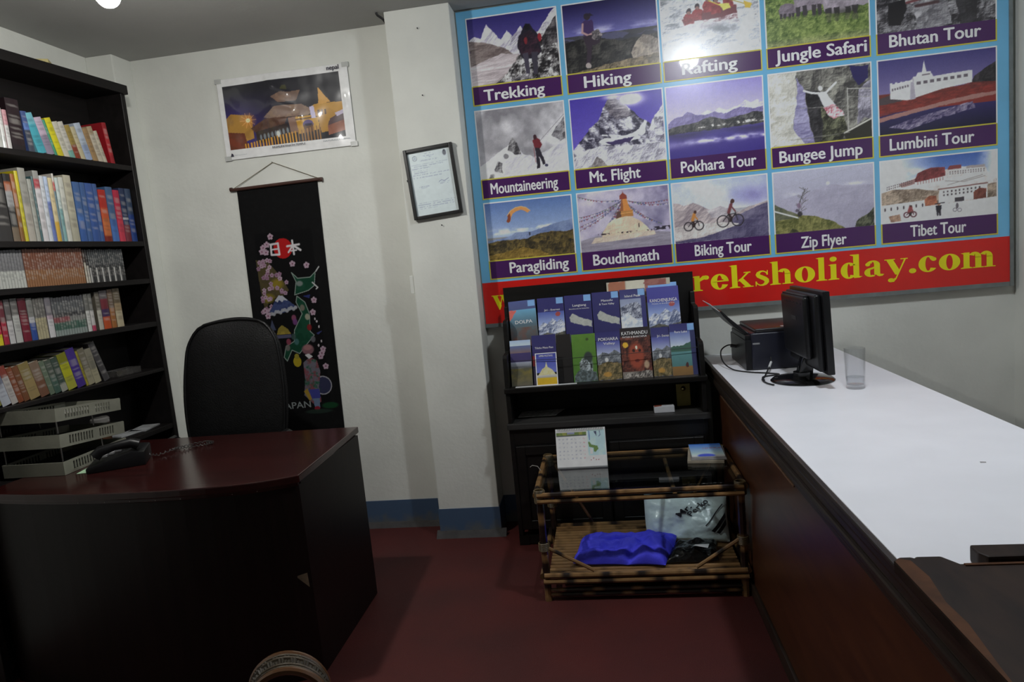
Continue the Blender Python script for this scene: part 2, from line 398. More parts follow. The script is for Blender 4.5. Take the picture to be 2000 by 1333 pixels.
# ------------------------------------------------------------------ the room
XL, XR, YB, YF, ZC = -2.58, 1.957, 3.57, -3.4, 2.68
def struct(name, m, mat, parent=None, **kw):
    return tag(m.build(name, mat, parent, **kw), kind='structure')
struct('floor', MB().box(XL-.1, XR+.1, YF-.1, YB+.1, -.06, 0), M['floor'])
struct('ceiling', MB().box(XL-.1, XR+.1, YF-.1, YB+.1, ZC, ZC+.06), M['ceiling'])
struct('wall_back', MB().box(XL-.1, XR+.1, YB, YB+.1, 0, ZC), M['wall'])
struct('wall_left', MB().box(XL-.1, XL, YF, YB, 0, ZC), M['wall'])
struct('wall_right', MB().box(XR, XR+.1, YF, YB, 0, ZC), M['wall'])
struct('wall_front', MB().box(XL-.1, XR+.1, YF-.1, YF, 0, ZC), M['wall'])
PX0, PX1, PY = -.953, -.628, 3.40
struct('wall_pillar', MB().box(PX0, PX1, PY, YB, 0, ZC), M['wall'], bevel=.006)
struct('wall_corner_column', MB().box(XL, -2.428, 3.42, YB, 0, ZC), M['wall'], bevel=.006)
# painted skirting with its cement foot
def skirting(name, x0, x1, y, d=.004):
    o = struct(name, MB().box(x0, x1, y-d, y, .0, .152), M['skirting'])
    return o
skirting('baseboard_back', -2.42, PX0, YB)
skirting('baseboard_pillar', PX0-.003, PX1+.003, PY)
struct('baseboard_pillar_side', MB().box(PX1, PX1+.004, PY, YB, 0, .152), M['skirting'])
skirting('baseboard_right', PX1+.004, XR, YB)
struct('trim_1', MB().prism([(YB, 0), (YB-.03, 0), (YB-.012, .022), (YB, .03)], -2.42, PX0, 'x'), M['cement'])
struct('trim_2', MB().prism([(PY, 0), (PY-.035, 0), (PY-.014, .022), (PY, .035)], PX0-.02, PX1+.03, 'x'), M['cement'])

M['lamp_rim'] = plain('white_lamp_rim', (.7, .7, .7, 1), .4, .03, 10)
def dome(r, n=7, flat=1.0): return [(r*math.sin(i*math.pi/2/n)+.0004, -r*flat*math.cos(i*math.pi/2/n)) for i in range(n+1)]
def ceiling_lamp(x, y, r, st, col, label):
    e = empty('ceiling_lamp', (x, y, ZC-.02), label, 'lamp')
    MB().lathe([(r+.004, -.004), (r+.014, .0), (r+.016, .02)], (x, y, ZC-.02), 32, capb=False).build('rim', M['lamp_rim'], e, smooth=True)
    MB().lathe(dome(r), (x, y, ZC-.018), 28, capb=False).build('diffuser', emit('ceiling_lamp_glow', col, st), e, smooth=True)
def pendant_lamp(x, y, z, r, st, col, label):
    e = empty('pendant_lamp', (x, y, z), label, 'lamp')
    MB().lathe(dome(r), (x, y, z), 24, capb=False).build('bulb', emit('bulb_glow', col, st), e, smooth=True)
    MB().lathe([(r, 0), (r*.96, .012), (r*.6, .045), (r*.42, .06), (r*.42, .10), (.012, .115)], (x, y, z), 24).build('socket', M['lamp_rim'], e, smooth=True)
    MB().tube([(x, y, z+.11), (x, y, ZC-.02)], .0035, 6).build('flex', M['lamp_rim'], e)
    MB().lathe([(.012, 0), (.035, .006), (.038, .0199)], (x, y, ZC-.02), 20).build('ceiling_rose', M['lamp_rim'], e, smooth=True)
pendant_lamp(-1.506, 2.15, 2.400, .036, LAMP_A, (1, .985, .94), 'lit pendant bulb hanging above the desk')
ceiling_lamp(.70, 2.05, .06, LAMP_B, (.90, .95, 1.0), 'lit round ceiling lamp above the white counter')

# ------------------------------------------------------------------ the big travel board
def pictures():
    P = {}
    W_, H1, H3 = 170, 126, 112
    N = lambda w_, h, col=(128, 128, 128), warp=.016: Pic(w_, h, col, 2, warp)
    full = lambda p: np.ones((p.h, p.w))
    # Trekking
    p = N(W_, H1); p.grad(0, .6, (44, 38, 100), (92, 84, 150)); p.grad(.5, 1, (150, 140, 140), (150, 138, 140))
    pk = [(0, .33), (.08, .27), (.14, .31), (.22, .11), (.27, .2), (.34, .33), (.38, .35), (.44, .24), (.5, .33), (.6, .2), (.7, .4), (.6, .6), (0, .6)]
    p.relief(pk, (120, 114, 132), (224, 222, 228), 11, 1.1, bias=.72, shear=6, sy=6)
    p.relief([(0, .32), (.2, .37), (.42, .5), (.55, .66), (0, .74)], (84, 72, 72), (142, 130, 126), 9, .9, bias=.5, sy=14)
    p.relief([(0, .7), (.35, .56), (.55, .6), (.45, .8), (.2, 1), (0, 1)], (142, 130, 134), (196, 188, 190), 5, .9, bias=.55, shear=8, sy=20)
    p.relief([(.46, .76), (.6, .56), (.72, .34), (.8, .3), (1, .0), (1, 1), (.25, 1), (.4, .86)], (30, 27, 30), (206, 204, 202), 17, 1.6, bias=.44, patch=.6)
    p.relief([(.76, .36), (.98, .0), (1, .0), (1, .1), (.86, .34)], (130, 126, 136), (220, 218, 224), 9, 1, bias=.66); p.relief([(.82, .4), (1, .1), (1, .5), (.84, .54)], (28, 25, 30), (120, 115, 116), 12, 1.2, bias=.35)
    p.poly([(.55, .5), (.57, .36), (.62, .26), (.66, .17), (.71, .18), (.74, .26), (.79, .36), (.81, .6), (.74, .7), (.6, .68)], (34, 30, 44)); p.relief([(.57, .5), (.6, .34), (.7, .28), (.78, .4), (.79, .62), (.6, .64)], (24, 20, 32), (92, 50, 64), 16, 1.0, bias=.35, op=.8)
    p.poly([(.6, .6), (.66, .6), (.665, .94), (.625, .94)], (64, 60, 74)); p.poly([(.7, .6), (.77, .6), (.75, .95), (.70, .95)], (58, 54, 66)); p.ell(.8, .4, .022, .06, (132, 36, 46)); p.ell(.645, .42, .018, .05, (112, 36, 44)); p.ell(.675, .23, .03, .05, (24, 22, 30)); p.relief([(.42, .95), (.6, .9), (.78, .93), (.76, 1), (.4, 1)], (24, 22, 26), (190, 186, 190), 12, 1.4, bias=.4); P['Trekking'] = p
    # Hiking
    p = N(W_, H1); p.grad(0, .46, (26, 20, 66), (92, 90, 152)); p.grad(.46, 1, (60, 60, 66), (50, 46, 44))
    p.mix(np.clip((p.fbm(5, 12)-.42)*3, 0, 1)*np.exp(-((p.y-.42)/.06)**2)*.9, (178, 176, 204))
    p.ridge(.5, .1, (74, 74, 100), 5, 4); p.ridge(.58, .12, (52, 52, 62), 9, 5); p.relief(p.mask([(0, .54), (.3, .5), (.6, .6), (1, .56), (1, 1), (0, 1)]), (22, 21, 23), (78, 76, 70), 12, 1.2, bias=.4)
    p.relief([(.70, .8), (.78, .62), (.84, .56), (.92, .58), (1, .66), (1, .92), (.74, .94)], (74, 66, 62), (156, 144, 130), 8, 1.1, bias=.55); p.relief([(.05, 1), (.4, .92), (1, .84), (1, 1)], (60, 52, 38), (140, 124, 98), 20, 1.2)
    p.ell(.26, .2, .035, .05, (48, 38, 48)); p.poly([(.235, .16), (.3, .15), (.33, .2), (.24, .19)], (40, 34, 46)); p.poly([(.2, .28), (.24, .25), (.31, .26), (.33, .36), (.32, .5), (.22, .5)], (60, 40, 84)); p.line([(.21, .3), (.2, .42), (.26, .47), (.33, .44)], (158, 126, 124), .014); p.poly([(.2, .48), (.32, .46), (.4, .5), (.38, .6), (.3, .62), (.27, .88), (.21, .9), (.24, .66)], (50, 38, 50)); p.relief([(.3, .42), (.38, .4), (.42, .5), (.36, .56), (.3, .52)], (40, 38, 44), (150, 140, 138), 20, 1.2); p.ell(.24, .9, .03, .04, (150, 140, 136)); P['Hiking'] = p
    # Rafting
    p = N(W_, H1, (190, 192, 196)); p.relief(full(p), (112, 116, 124), (234, 235, 238), 7, 1.1, bias=.64, sy=10); p.mix(np.clip((.26-p.y)*5, 0, 1)*np.clip((p.fbm(5)-.42)*5, 0, 1)*.85, (74, 76, 80))
    p.poly([(.22, .44), (.36, .35), (.55, .33), (.78, .32), (.77, .50), (.5, .54), (.24, .56)], (104, 52, 58)); p.relief([(.24, .48), (.5, .48), (.78, .44), (.8, .56), (.5, .60), (.2, .60)], (110, 70, 76), (214, 212, 216), 14, 1.2, bias=.5)
    for x, y in ((.29, .32), (.38, .27), (.49, .18), (.57, .21), (.70, .14)):
        p.poly([(x-.05, y+.2), (x+.05, y+.2), (x+.05, y+.06), (x+.02, y+.04), (x-.03, y+.045), (x-.055, y+.08)], (140, 52, 54)); p.relief([(x-.05, y+.2), (x+.05, y+.2), (x+.05, y+.08), (x-.05, y+.08)], (84, 28, 34), (170, 76, 76), 20, 1, op=.7); p.ell(x, y+.01, .026, .045, (52, 40, 48)); p.ell(x, y+.03, .02, .022, (130, 92, 84))
    p.line([(.64, .2), (.92, .36)], (150, 134, 52), .007); p.poly([(.85, .28), (.94, .34), (.92, .40), (.86, .38)], (190, 160, 58)); p.line([(.5, .22), (.66, .34)], (190, 170, 60), .007); p.poly([(.6, .28), (.7, .30), (.72, .36), (.64, .38)], (200, 182, 84)); p.ell(.97, .55, .025, .07, (60, 56, 62), .9, .5)
    p.relief([(.0, .6), (.3, .5), (.6, .52), (1, .5), (1, 1), (0, 1)], (136, 140, 148), (230, 232, 236), 6, 1.1, bias=.66, sy=9, op=.8); p.mix(np.exp(-((p.x-.62)/.2)**2-((p.y-.62)/.08)**2)*np.clip(p.fbm(12)*3-1, 0, 1), (112, 116, 124)); P['Rafting'] = p
    # Jungle Safari
    p = N(W_, H1, (96, 116, 66)); p.relief(full(p), (50, 72, 34), (150, 164, 92), 22, 1.1, bias=.5); p.mix(np.clip((.3-p.y)*3, 0, 1)*.8, (50, 66, 36)); p.mix(np.clip((p.y-.86)*6, 0, 1)*.7, (150, 144, 116))
    def rhino(cx, cy, k, c):
        q = lambda pts: [(cx+a*k, cy+b*k*1.3) for a, b in pts]
        p.poly(q([(-.17, -.02), (-.12, -.1), (-.02, -.13), (.08, -.11), (.13, -.06), (.2, -.03), (.22, .05), (.17, .08), (.1, .06), (.08, .11), (-.1, .12), (-.16, .08)]), c); p.relief(q([(-.16, -.02), (-.1, -.1), (.08, -.1), (.2, -.02), (.1, .05), (-.12, .08)]), tuple(v*.7 for v in c), tuple(min(v*1.25, 255) for v in c), 9, 1, op=.7, bias=.6)
        for a in (-.13, -.06, .03, .09): p.poly(q([(a-.02, .06), (a+.03, .06), (a+.02, .19), (a-.015, .19)]), (64, 60, 64))
    rhino(.22, .50, .55, (112, 102, 112)); rhino(.44, .40, .95, (130, 120, 130)); rhino(.76, .46, 1.15, (146, 136, 146)); p.relief(p.mask([(0, .62), (.3, .6), (.6, .62), (1, .68), (1, .9), (0, .9)]), (64, 84, 42), (150, 162, 96), 30, 1.2, op=.62); p.mix(np.exp(-((p.x-.78)/.16)**2-((p.y-.62)/.05)**2)*.6, (44, 46, 38)); P['Jungle Safari'] = p
    # Bhutan
    p = N(W_, H1, (92, 90, 94)); p.relief(full(p), (40, 38, 42), (150, 148, 152), 13, 1.3, bias=.42); p.relief([(.1, .5), (.2, .42), (.55, .36), (.66, .5), (.6, .6), (.3, .64)], (104, 98, 102), (190, 186, 188), 8, 1, bias=.6)
    p.relief([(.32, .6), (.58, .54), (.64, .98), (.34, 1)], (84, 82, 88), (166, 164, 168), 12, 1.1); p.poly([(.1, .6), (.24, .56), (.26, .7), (.2, .92), (.1, .9)], (34, 32, 36)); p.poly([(.66, .52), (.86, .44), (.84, 1), (.7, 1)], (40, 38, 42), .8); p.line([(.26, .62), (.6, .54)], (104, 58, 62), .016); p.line([(.34, .68), (.52, .66)], (70, 50, 54), .02); P['Bhutan Tour'] = p
    # Mountaineering
    p = N(W_, H1, (170, 168, 172)); p.mix(p.fbm(3)*2.2-.5, (112, 110, 116)); p.mix(p.fbm(5)*2.0-.7, (206, 204, 208)); p.mix(p.fbm(9)*2.0-.9, (140, 138, 144))
    p.relief([(.84, .46), (.9, .36), (1, .2), (1, .62)], (54, 52, 58), (150, 148, 152), 14, 1.2); p.relief([(0, .8), (.16, .68), (.3, .56), (.4, .5), (.5, .68), (.62, .74), (.8, .66), (1, .52), (1, 1), (0, 1)], (150, 148, 158), (216, 215, 220), 6, .9, bias=.64, shear=4)
    p.relief([(.33, .6), (.36, .5), (.41, .43), (.44, .5), (.48, .68), (.41, .68)], (48, 46, 50), (150, 148, 150), 18, 1.3, bias=.4); p.relief([(.16, .9), (.2, .75), (.26, .78), (.25, .92)], (56, 54, 58), (160, 158, 160), 18, 1.2, bias=.4); p.ell(.31, .69, .03, .04, (116, 114, 118)); p.relief([(.09, 1), (.11, .93), (.15, .93), (.15, 1)], (60, 58, 62), (150, 148, 150), 16, 1.2)
    p.line([(.64, .6), (1, .18)], (112, 108, 114), .003); p.line([(.63, .62), (.64, .82)], (130, 60, 66), .004); p.poly([(.62, .5), (.66, .46), (.71, .5), (.73, .58), (.69, .66), (.64, .64)], (104, 38, 46)); p.ell(.655, .46, .022, .035, (60, 36, 42)); p.poly([(.64, .62), (.69, .62), (.72, .7), (.75, .86), (.72, .87), (.68, .74), (.685, .92), (.65, .92), (.65, .74)], (44, 40, 50)); p.ell(.76, .88, .02, .02, (60, 60, 84)); P['Mountaineering'] = p
    # Mt. Flight
    p = N(W_, H1); p.grad(0, 1, (64, 50, 148), (104, 92, 180)); mt = [(0, .72), (.1, .58), (.2, .44), (.3, .34), (.36, .16), (.42, .06), (.47, .03), (.56, .1), (.66, .24), (.74, .36), (.82, .43), (.9, .5), (1, .62), (1, 1), (0, 1)]
    p.relief(mt, (46, 43, 60), (212, 210, 220), 14, 1.5, bias=.42, shear=-7, sy=7, patch=.62); p.relief([(.36, .16), (.42, .06), (.47, .03), (.6, .16), (.68, .32), (.5, .36)], (60, 54, 66), (176, 168, 170), 10, 1.2, bias=.36, shear=3, sy=26, op=.8)
    p.mix(np.exp(-((p.x-.47)/.09)**2-((p.y-.03)/.035)**2)*1.0, (216, 214, 224)); p.mix(np.clip(np.exp(-((p.x-.66)/.12)**2-((p.y-.09)/.075)**2)*1.6*(.5+p.fbm(6)), 0, .95), (220, 218, 228))
    p.relief([(.82, .6), (.88, .42), (1, .2), (1, .78), (.86, .76)], (92, 88, 104), (214, 212, 222), 16, 1.4, bias=.52); p.relief([(0, .82), (.15, .74), (.3, .7), (.6, .73), (1, .74), (1, 1), (0, 1)], (108, 104, 118), (226, 225, 232), 12, 1.3, bias=.62, shear=5, sy=8); p.relief([(.18, 1), (.22, .9), (.26, .84), (.33, .92), (.36, 1)], (60, 54, 56), (150, 144, 146), 12, 1)
    p.poly([(.29, .64), (.33, .6), (.5, .6), (.66, .57), (.74, .52), (.79, .4), (.82, .42), (.79, .58), (.72, .66), (.42, .7), (.33, .69)], (214, 214, 224)); p.poly([(.36, .66), (.52, .63), (.68, .62), (.6, .69), (.42, .7)], (56, 44, 86)); p.line([(.33, .55), (.5, .58), (.6, .62)], (206, 206, 216), .01); p.line([(.36, .5), (.42, .6)], (60, 56, 76), .006); p.line([(.72, .6), (.8, .66)], (150, 146, 160), .008); P['Mt. Flight'] = p
    # Pokhara
    p = N(W_, H1); p.grad(0, .55, (128, 118, 184), (186, 180, 214)); p.grad(.55, 1, (74, 66, 134), (56, 42, 122))
    p.relief(p.mask([(.35, .44), (.42, .37), (.48, .41), (.55, .36), (.62, .4), (.74, .36), (.82, .29), (.88, .34), (.94, .3), (1, .34), (1, .5), (.3, .5)]), (150, 144, 186), (224, 222, 234), 14, 1.1, bias=.68); p.relief([(0, .5), (.08, .43), (.16, .42), (.22, .36), (.3, .42), (.4, .44), (.5, .4), (.6, .45), (.75, .38), (.9, .42), (1, .4), (1, .6), (0, .6)], (84, 74, 122), (140, 130, 174), 9, .9)
    p.relief([(0, .58), (.1, .55), (.3, .52), (.45, .47), (.6, .52), (.75, .5), (.9, .46), (1, .48), (1, .63), (.5, .65), (0, .66)], (34, 34, 38), (104, 102, 98), 24, 1.2, bias=.38); p.mix((np.abs(p.y-.6+.02*p.x) < .018)*np.clip((p.fbm(34, 40)-.5)*8, 0, 1)*(p.x > .3), (190, 186, 180))
    p.mix(np.clip((p.y-.63)*20, 0, 1)*np.clip((.74+.04*np.sin(p.x*9)-p.y)*12, 0, 1)*.75, (54, 46, 84)); p.mix(np.exp(-((p.y-.79)/.035)**2)*np.clip((p.fbm(7, 10)-.36)*4, 0, 1)*np.clip(p.x*3, 0, 1)*.95, (206, 202, 226)); p.mix(np.exp(-((p.y-.81)/.05)**2)*np.clip(1-p.x*3, 0, 1)*.5, (160, 154, 196)); p.mix(np.clip((p.y-.86)*5, 0, 1)*.7, (54, 40, 118)); P['Pokhara Tour'] = p
    # Bungee
    p = N(W_, H1, (110, 108, 100)); p.relief(full(p), (58, 56, 56), (146, 144, 134), 10, 1.2, bias=.48)
    p.relief([(0, 0), (.28, 0), (.27, .2), (.3, .36), (.24, .6), (.22, .75), (.34, .92), (.36, 1), (0, 1)], (146, 144, 134), (204, 202, 196), 13, 1.0, bias=.56); p.relief([(.28, .08), (.36, .3), (.37, .5), (.4, .8), (.45, 1), (.34, 1), (.22, .76), (.27, .4)], (92, 86, 128), (158, 154, 182), 8, 1, sy=14); p.relief([(.36, .26), (.5, .3), (.58, .44), (.56, .7), (.5, 1), (.44, 1), (.39, .7)], (24, 22, 26), (74, 72, 74), 10, 1, bias=.35)
    p.relief([(.5, .5), (.62, .56), (.72, .6), (.76, .84), (.7, 1), (.5, 1), (.52, .75)], (34, 34, 28), (120, 122, 96), 14, 1.3, bias=.4); p.poly([(.8, 0), (.9, .04), (.98, .02), (.97, .2), (.88, .28), (.82, .14)], (40, 33, 84)); p.relief([(.88, .34), (.94, .26), (1, .22), (1, .76), (.92, .72), (.86, .8)], (84, 80, 94), (168, 164, 178), 12, 1.2); p.poly([(.72, .9), (1, .72), (1, 1), (.74, 1)], (46, 44, 38))
    p.line([(.345, .27), (.42, .31), (.5, .33), (.56, .33), (.6, .28), (.66, .21)], (216, 216, 218), .013); p.poly([(.47, .31), (.56, .31), (.6, .4), (.65, .5), (.56, .56), (.52, .46)], (204, 206, 216)); p.relief([(.53, .53), (.63, .48), (.72, .6), (.74, .66), (.62, .69), (.58, .64)], (150, 60, 78), (216, 200, 202), 22, 1.4, bias=.55); p.ell(.505, .26, .022, .035, (196, 190, 190))
    p.line([(.77, .3), (.77, .88)], (164, 162, 156), .006); p.line([(.77, .31), (1, .34)], (164, 162, 156), .006); p.line([(.77, .42), (1, .45)], (140, 138, 132), .003); p.line([(.73, .9), (1, .74)], (176, 174, 166), .011); p.line([(.3, .5), (.78, .54)], (140, 138, 134), .003); p.line([(.2, .92), (.78, .9)], (120, 118, 114), .003); P['Bungee Jump'] = p
    # Lumbini
    p = N(W_+16, H1, warp=.008); p.grad(0, .5, (58, 52, 108), (112, 102, 144)); p.grad(.45, .72, (104, 44, 40), (96, 44, 40)); p.grad(.7, 1, (44, 36, 88), (20, 16, 50))
    p.relief([(.78, .46), (.82, .34), (.9, .26), (1, .18), (1, .52), (.8, .52)], (24, 22, 26), (64, 58, 62), 12, 1); p.poly([(0, .5), (.2, .44), (.2, .58), (0, .62)], (70, 58, 62)); p.ridge(.52, .04, (120, 42, 38), 70, 4, .7, slope=-.1); p.relief(p.mask([(0, .6), (.3, .54), (.8, .42), (1, .44), (1, .56), (.5, .64), (0, .74)]), (86, 34, 32), (142, 52, 44), 14, 1, sy=22, op=.8)
    p.warp = .002; p.poly([(.1, .33), (.28, .3), (.3, .26), (.46, .24), (.47, .28), (.8, .26), (.8, .42), (.55, .46), (.25, .56), (.1, .52)], (190, 186, 190)); p.poly([(.28, .3), (.3, .26), (.32, .55), (.27, .56)], (150, 144, 156)); p.poly([(.32, .27), (.34, .21), (.375, .21), (.385, .14), (.395, .06), (.405, .14), (.415, .21), (.45, .21), (.46, .27)], (192, 188, 192)); p.line([(.38, .25), (.44, .245)], (96, 88, 96), .007)
    for i in range(8): p.poly([(.33+i*.057, .33-.004*i), (.365+i*.057, .33-.004*i), (.365+i*.057, .37-.004*i), (.33+i*.057, .37-.004*i)], (92, 84, 92))
    for i in range(7): p.poly([(.115+i*.022, .385-.005*i), (.129+i*.022, .385-.005*i), (.129+i*.022, .415-.005*i), (.115+i*.022, .415-.005*i)], (98, 90, 98))
    for i in range(16): p.poly([(.1+i*.044, .31-.0035*i), (.12+i*.044, .31-.0035*i), (.12+i*.044, .34-.0035*i), (.1+i*.044, .34-.0035*i)], (190, 186, 190))
    p.warp = .01; p.poly([(0, .76), (.5, .64), (.8, .58), (1, .57), (1, .61), (.5, .69), (0, .82)], (146, 104, 98)); p.relief([(.08, .9), (.28, .81), (.8, .67), (.82, .76), (.5, .86), (.25, .95)], (36, 28, 70), (150, 140, 160), 18, 1.2, bias=.5, sy=16); P['Lumbini Tour'] = p
    # Paragliding
    p = N(W_, H3); p.grad(0, .6, (78, 104, 156), (140, 158, 190)); p.mix(np.exp(-((p.y-.52+.05*p.x)/.05)**2)*np.clip((p.fbm(9, 12)-.38)*4, 0, 1)*.9, (204, 206, 214)); p.relief([(.2, .62), (.35, .54), (.5, .55), (.66, .5), (.8, .44), (1, .4), (1, .72), (0, .72), (0, .64)], (88, 104, 144), (128, 142, 172), 8, .8)
    p.relief([(0, .68), (.12, .66), (.3, .66), (.46, .66), (.6, .6), (.75, .57), (.9, .6), (1, .58), (1, 1), (0, 1)], (42, 38, 30), (116, 98, 54), 24, 1.2, bias=.46); p.relief([(0, .9), (.2, .86), (.4, .8), (.55, .86), (.7, .95), (.7, 1), (0, 1)], (84, 68, 30), (150, 122, 58), 18, 1.1)
    ar = [(.245, .34), (.255, .24), (.30, .16), (.36, .115), (.42, .105), (.48, .13), (.525, .19)]; ai = [(.505, .225), (.46, .18), (.41, .165), (.36, .18), (.32, .22), (.295, .28), (.285, .345)]
    p.poly(ar+ai, (200, 130, 72)); p.poly([(.245, .34), (.255, .24), (.28, .2), (.29, .27), (.285, .345), (.265, .36)], (124, 62, 38)); p.line(ar[1:], (222, 160, 100), .005); p.ell(.498, .585, .01, .03, (34, 34, 46)); P['Paragliding'] = p
    # Boudhanath
    p = N(W_, H3, warp=.006); p.grad(0, 1, (116, 106, 140), (164, 156, 178)); p.mix(p.fbm(4)*2-.6, (190, 184, 196)); p.mix(p.fbm(5)*2-.75, (100, 94, 126)); p.mix(p.fbm(10)*1.6-.7, (176, 170, 186))
    R2 = random.Random(4)
    for i, (x, y) in enumerate(((0, .46), (0, .56), (0, .62), (.0, .4), (.12, .9), (.2, .8), (.28, .72), (1, .3), (.98, .24), (.9, .62), (.8, .55), (.0, .04))):
        pts = [(.5+(x-.5)*t, .17+(y-.17)*t+.05*math.sin(t*3.1)) for t in np.linspace(0, 1, 9)]; p.line(pts, (84, 70, 92), .003, .9)
        for t in np.linspace(.1, 1, 16): p.ell(.5+(x-.5)*t, .18+(y-.17)*t+.05*math.sin(t*3.1), .008, .012, R2.choice([(130, 54, 66), (70, 80, 130), (190, 184, 180), (90, 110, 90), (120, 70, 70)]), .8)
    p.relief([(0, .8), (.2, .74), (.8, .74), (1, .78), (1, 1), (0, 1)], (112, 106, 120), (150, 144, 156), 4, .8, sy=16); p.relief([(.24, .78), (.26, .68), (.32, .55), (.4, .47), (.5, .44), (.58, .46), (.68, .55), (.76, .68), (.8, .78)], (168, 146, 126), (214, 194, 168), 5, .8, bias=.55); p.relief([(.12, .86), (.16, .77), (.82, .73), (.84, .8), (.5, .84)], (160, 146, 134), (206, 190, 170), 5, .8)
    p.poly([(.41, .48), (.43, .36), (.6, .35), (.61, .46), (.52, .45)], (166, 112, 60)); p.poly([(.41, .48), (.43, .36), (.47, .36), (.475, .45)], (92, 66, 60)); p.line([(.47, .4), (.6, .39)], (190, 140, 80), .006); p.poly([(.455, .36), (.475, .26), (.485, .15), (.54, .15), (.56, .26), (.585, .36)], (188, 122, 62)); p.poly([(.455, .36), (.475, .26), (.485, .15), (.5, .15), (.5, .36)], (140, 86, 56)); p.poly([(.465, .16), (.468, .1), (.5, .06), (.505, .02), (.51, .06), (.545, .1), (.55, .16)], (132, 62, 50)); p.mix((np.abs(p.y-.72) < .014)*np.clip((p.fbm(40)-.5)*9, 0, 1)*(abs(p.x-.5) < .3), (56, 42, 48)); p.mix((np.abs(p.y-.7) < .03)*(p.x > .8)*np.clip((p.fbm(30)-.5)*9, 0, 1), (46, 40, 52)); p.ell(.66, .62, .006, .04, (60, 40, 40)); P['Boudhanath'] = p
    # Biking
    p = N(W_, H3); p.grad(0, .5, (136, 148, 182), (184, 188, 204)); p.mix(p.fbm(3)*2-.8, (204, 206, 216)); p.mix(np.clip((p.x-.5)*3, 0, 1)*np.exp(-((p.y-.3)/.16)**2)*np.clip(p.fbm(4)*2, 0, 1)*.8, (112, 106, 162))
    p.relief([(0, .32), (.06, .33), (.12, .38), (.22, .34), (.28, .38), (.36, .46), (.44, .52), (.6, .6), (.8, .5), (1, .42), (1, 1), (0, 1)], (116, 104, 112), (186, 174, 172), 8, 1.0, bias=.55, shear=5); p.relief([(.36, .5), (.5, .44), (.62, .5), (.6, .62), (.4, .62)], (140, 132, 140), (200, 194, 194), 10, 1); p.relief([(.66, .62), (.78, .56), (1, .44), (1, .86), (.5, .86)], (66, 60, 88), (112, 106, 130), 8, .9); p.relief([(0, .72), (.3, .7), (.6, .72), (.7, .76), (.4, .9), (0, .95)], (150, 142, 142), (206, 200, 194), 10, .9); p.relief([(0, .97), (.3, .92), (.55, .84), (.8, .7), (1, .6), (1, 1), (0, 1)], (58, 52, 82), (104, 98, 124), 10, 1)
    p.bike(.21, .8, .046, shirt=(178, 118, 56)); p.bike(.6, .79, .062, shirt=(104, 54, 58)); P['Biking Tour'] = p
    # Zip Flyer
    p = N(W_, H3); p.grad(0, 1, (162, 162, 180), (142, 138, 156)); p.mix(np.exp(-((p.y-.38)/.06)**2)*np.clip((p.fbm(5, 6)-.42)*4, 0, 1)*np.clip(1-p.x*2, 0, 1)*.8, (202, 202, 210)); p.relief([(0, .48), (.2, .4), (.4, .34), (.55, .27), (.7, .3), (.9, .32), (1, .34), (1, 1), (0, 1)], (134, 130, 150), (162, 158, 176), 6, .8, op=.8); p.mix(np.exp(-((p.x-.82)/.1)**2-((p.y-.29)/.03)**2)*.8, (196, 196, 206)); p.ell(.55, .25, .025, .04, (190, 190, 200), .8, .7)
    p.relief([(0, .52), (.12, .62), (.26, .72), (.4, .75), (.55, .84), (.7, .98), (.7, 1.1), (0, 1.1)], (70, 74, 38), (136, 132, 80), 22, 1.1); p.relief([(0, .5), (.1, .6), (.22, .7), (.2, .76), (0, .78)], (72, 76, 62), (116, 116, 92), 14, 1); p.relief([(.8, 1), (.82, .9), (.88, .84), (.94, .8), (1, .7), (1, 1)], (36, 40, 32), (104, 106, 84), 20, 1.3); p.relief([(.14, 1), (.17, .93), (.22, .95), (.24, 1)], (50, 52, 34), (100, 100, 66), 20, 1)
    p.line([(0, .62), (.24, .76)], (226, 226, 230), .009); p.line([(0, .28), (.3, .2), (.9, .0)], (140, 138, 150), .002, .6); p.line([(.24, .76), (.26, .5), (.32, .3)], (70, 66, 66), .005)
    for i in range(18): a = i*.9; p.line([(.265+.003*i, .66-.02*i), (.265+.003*i+.06*math.cos(a), .62-.02*i-.03*abs(math.sin(a)))], (84, 80, 80), .003)
    p.ell(.25, .56, .022, .05, (120, 96, 120), .8, .5); p.ell(.26, .7, .03, .05, (48, 44, 48), .9, .5); p.ell(.23, .64, .02, .03, (70, 60, 76), .8, .5); P['Zip Flyer'] = p
    # Tibet
    p = N(W_+16, H3, warp=.006); p.grad(0, .45, (56, 86, 154), (120, 142, 188)); p.mix(np.clip((p.fbm(4)-.36)*6, 0, 1)*np.clip(1-abs(p.x-.1)*2.4, 0, 1), (212, 213, 218)); p.mix(np.clip((p.fbm(5)-.36)*6, 0, 1)*np.clip((p.x-.82)*6, 0, 1), (204, 206, 212)); p.mix(np.exp(-((p.x-.3)/.1)**2-((p.y-.2)/.05)**2)*.8, (206, 208, 214))
    p.relief([(0, .5), (.1, .46), (.3, .48), (.5, .52), (.8, .46), (1, .44), (1, .8), (0, .8)], (96, 82, 70), (172, 154, 136), 18, 1.2)
    p.relief([(.04, .44), (.12, .39), (.2, .36), (.3, .3), (.42, .25), (.56, .22), (.7, .2), (.9, .22), (.92, .32), (.98, .36), (1, .5), (.8, .52), (.6, .56), (.4, .52), (.3, .47), (.18, .46)], (164, 156, 152), (214, 212, 212), 12, .9, bias=.66)
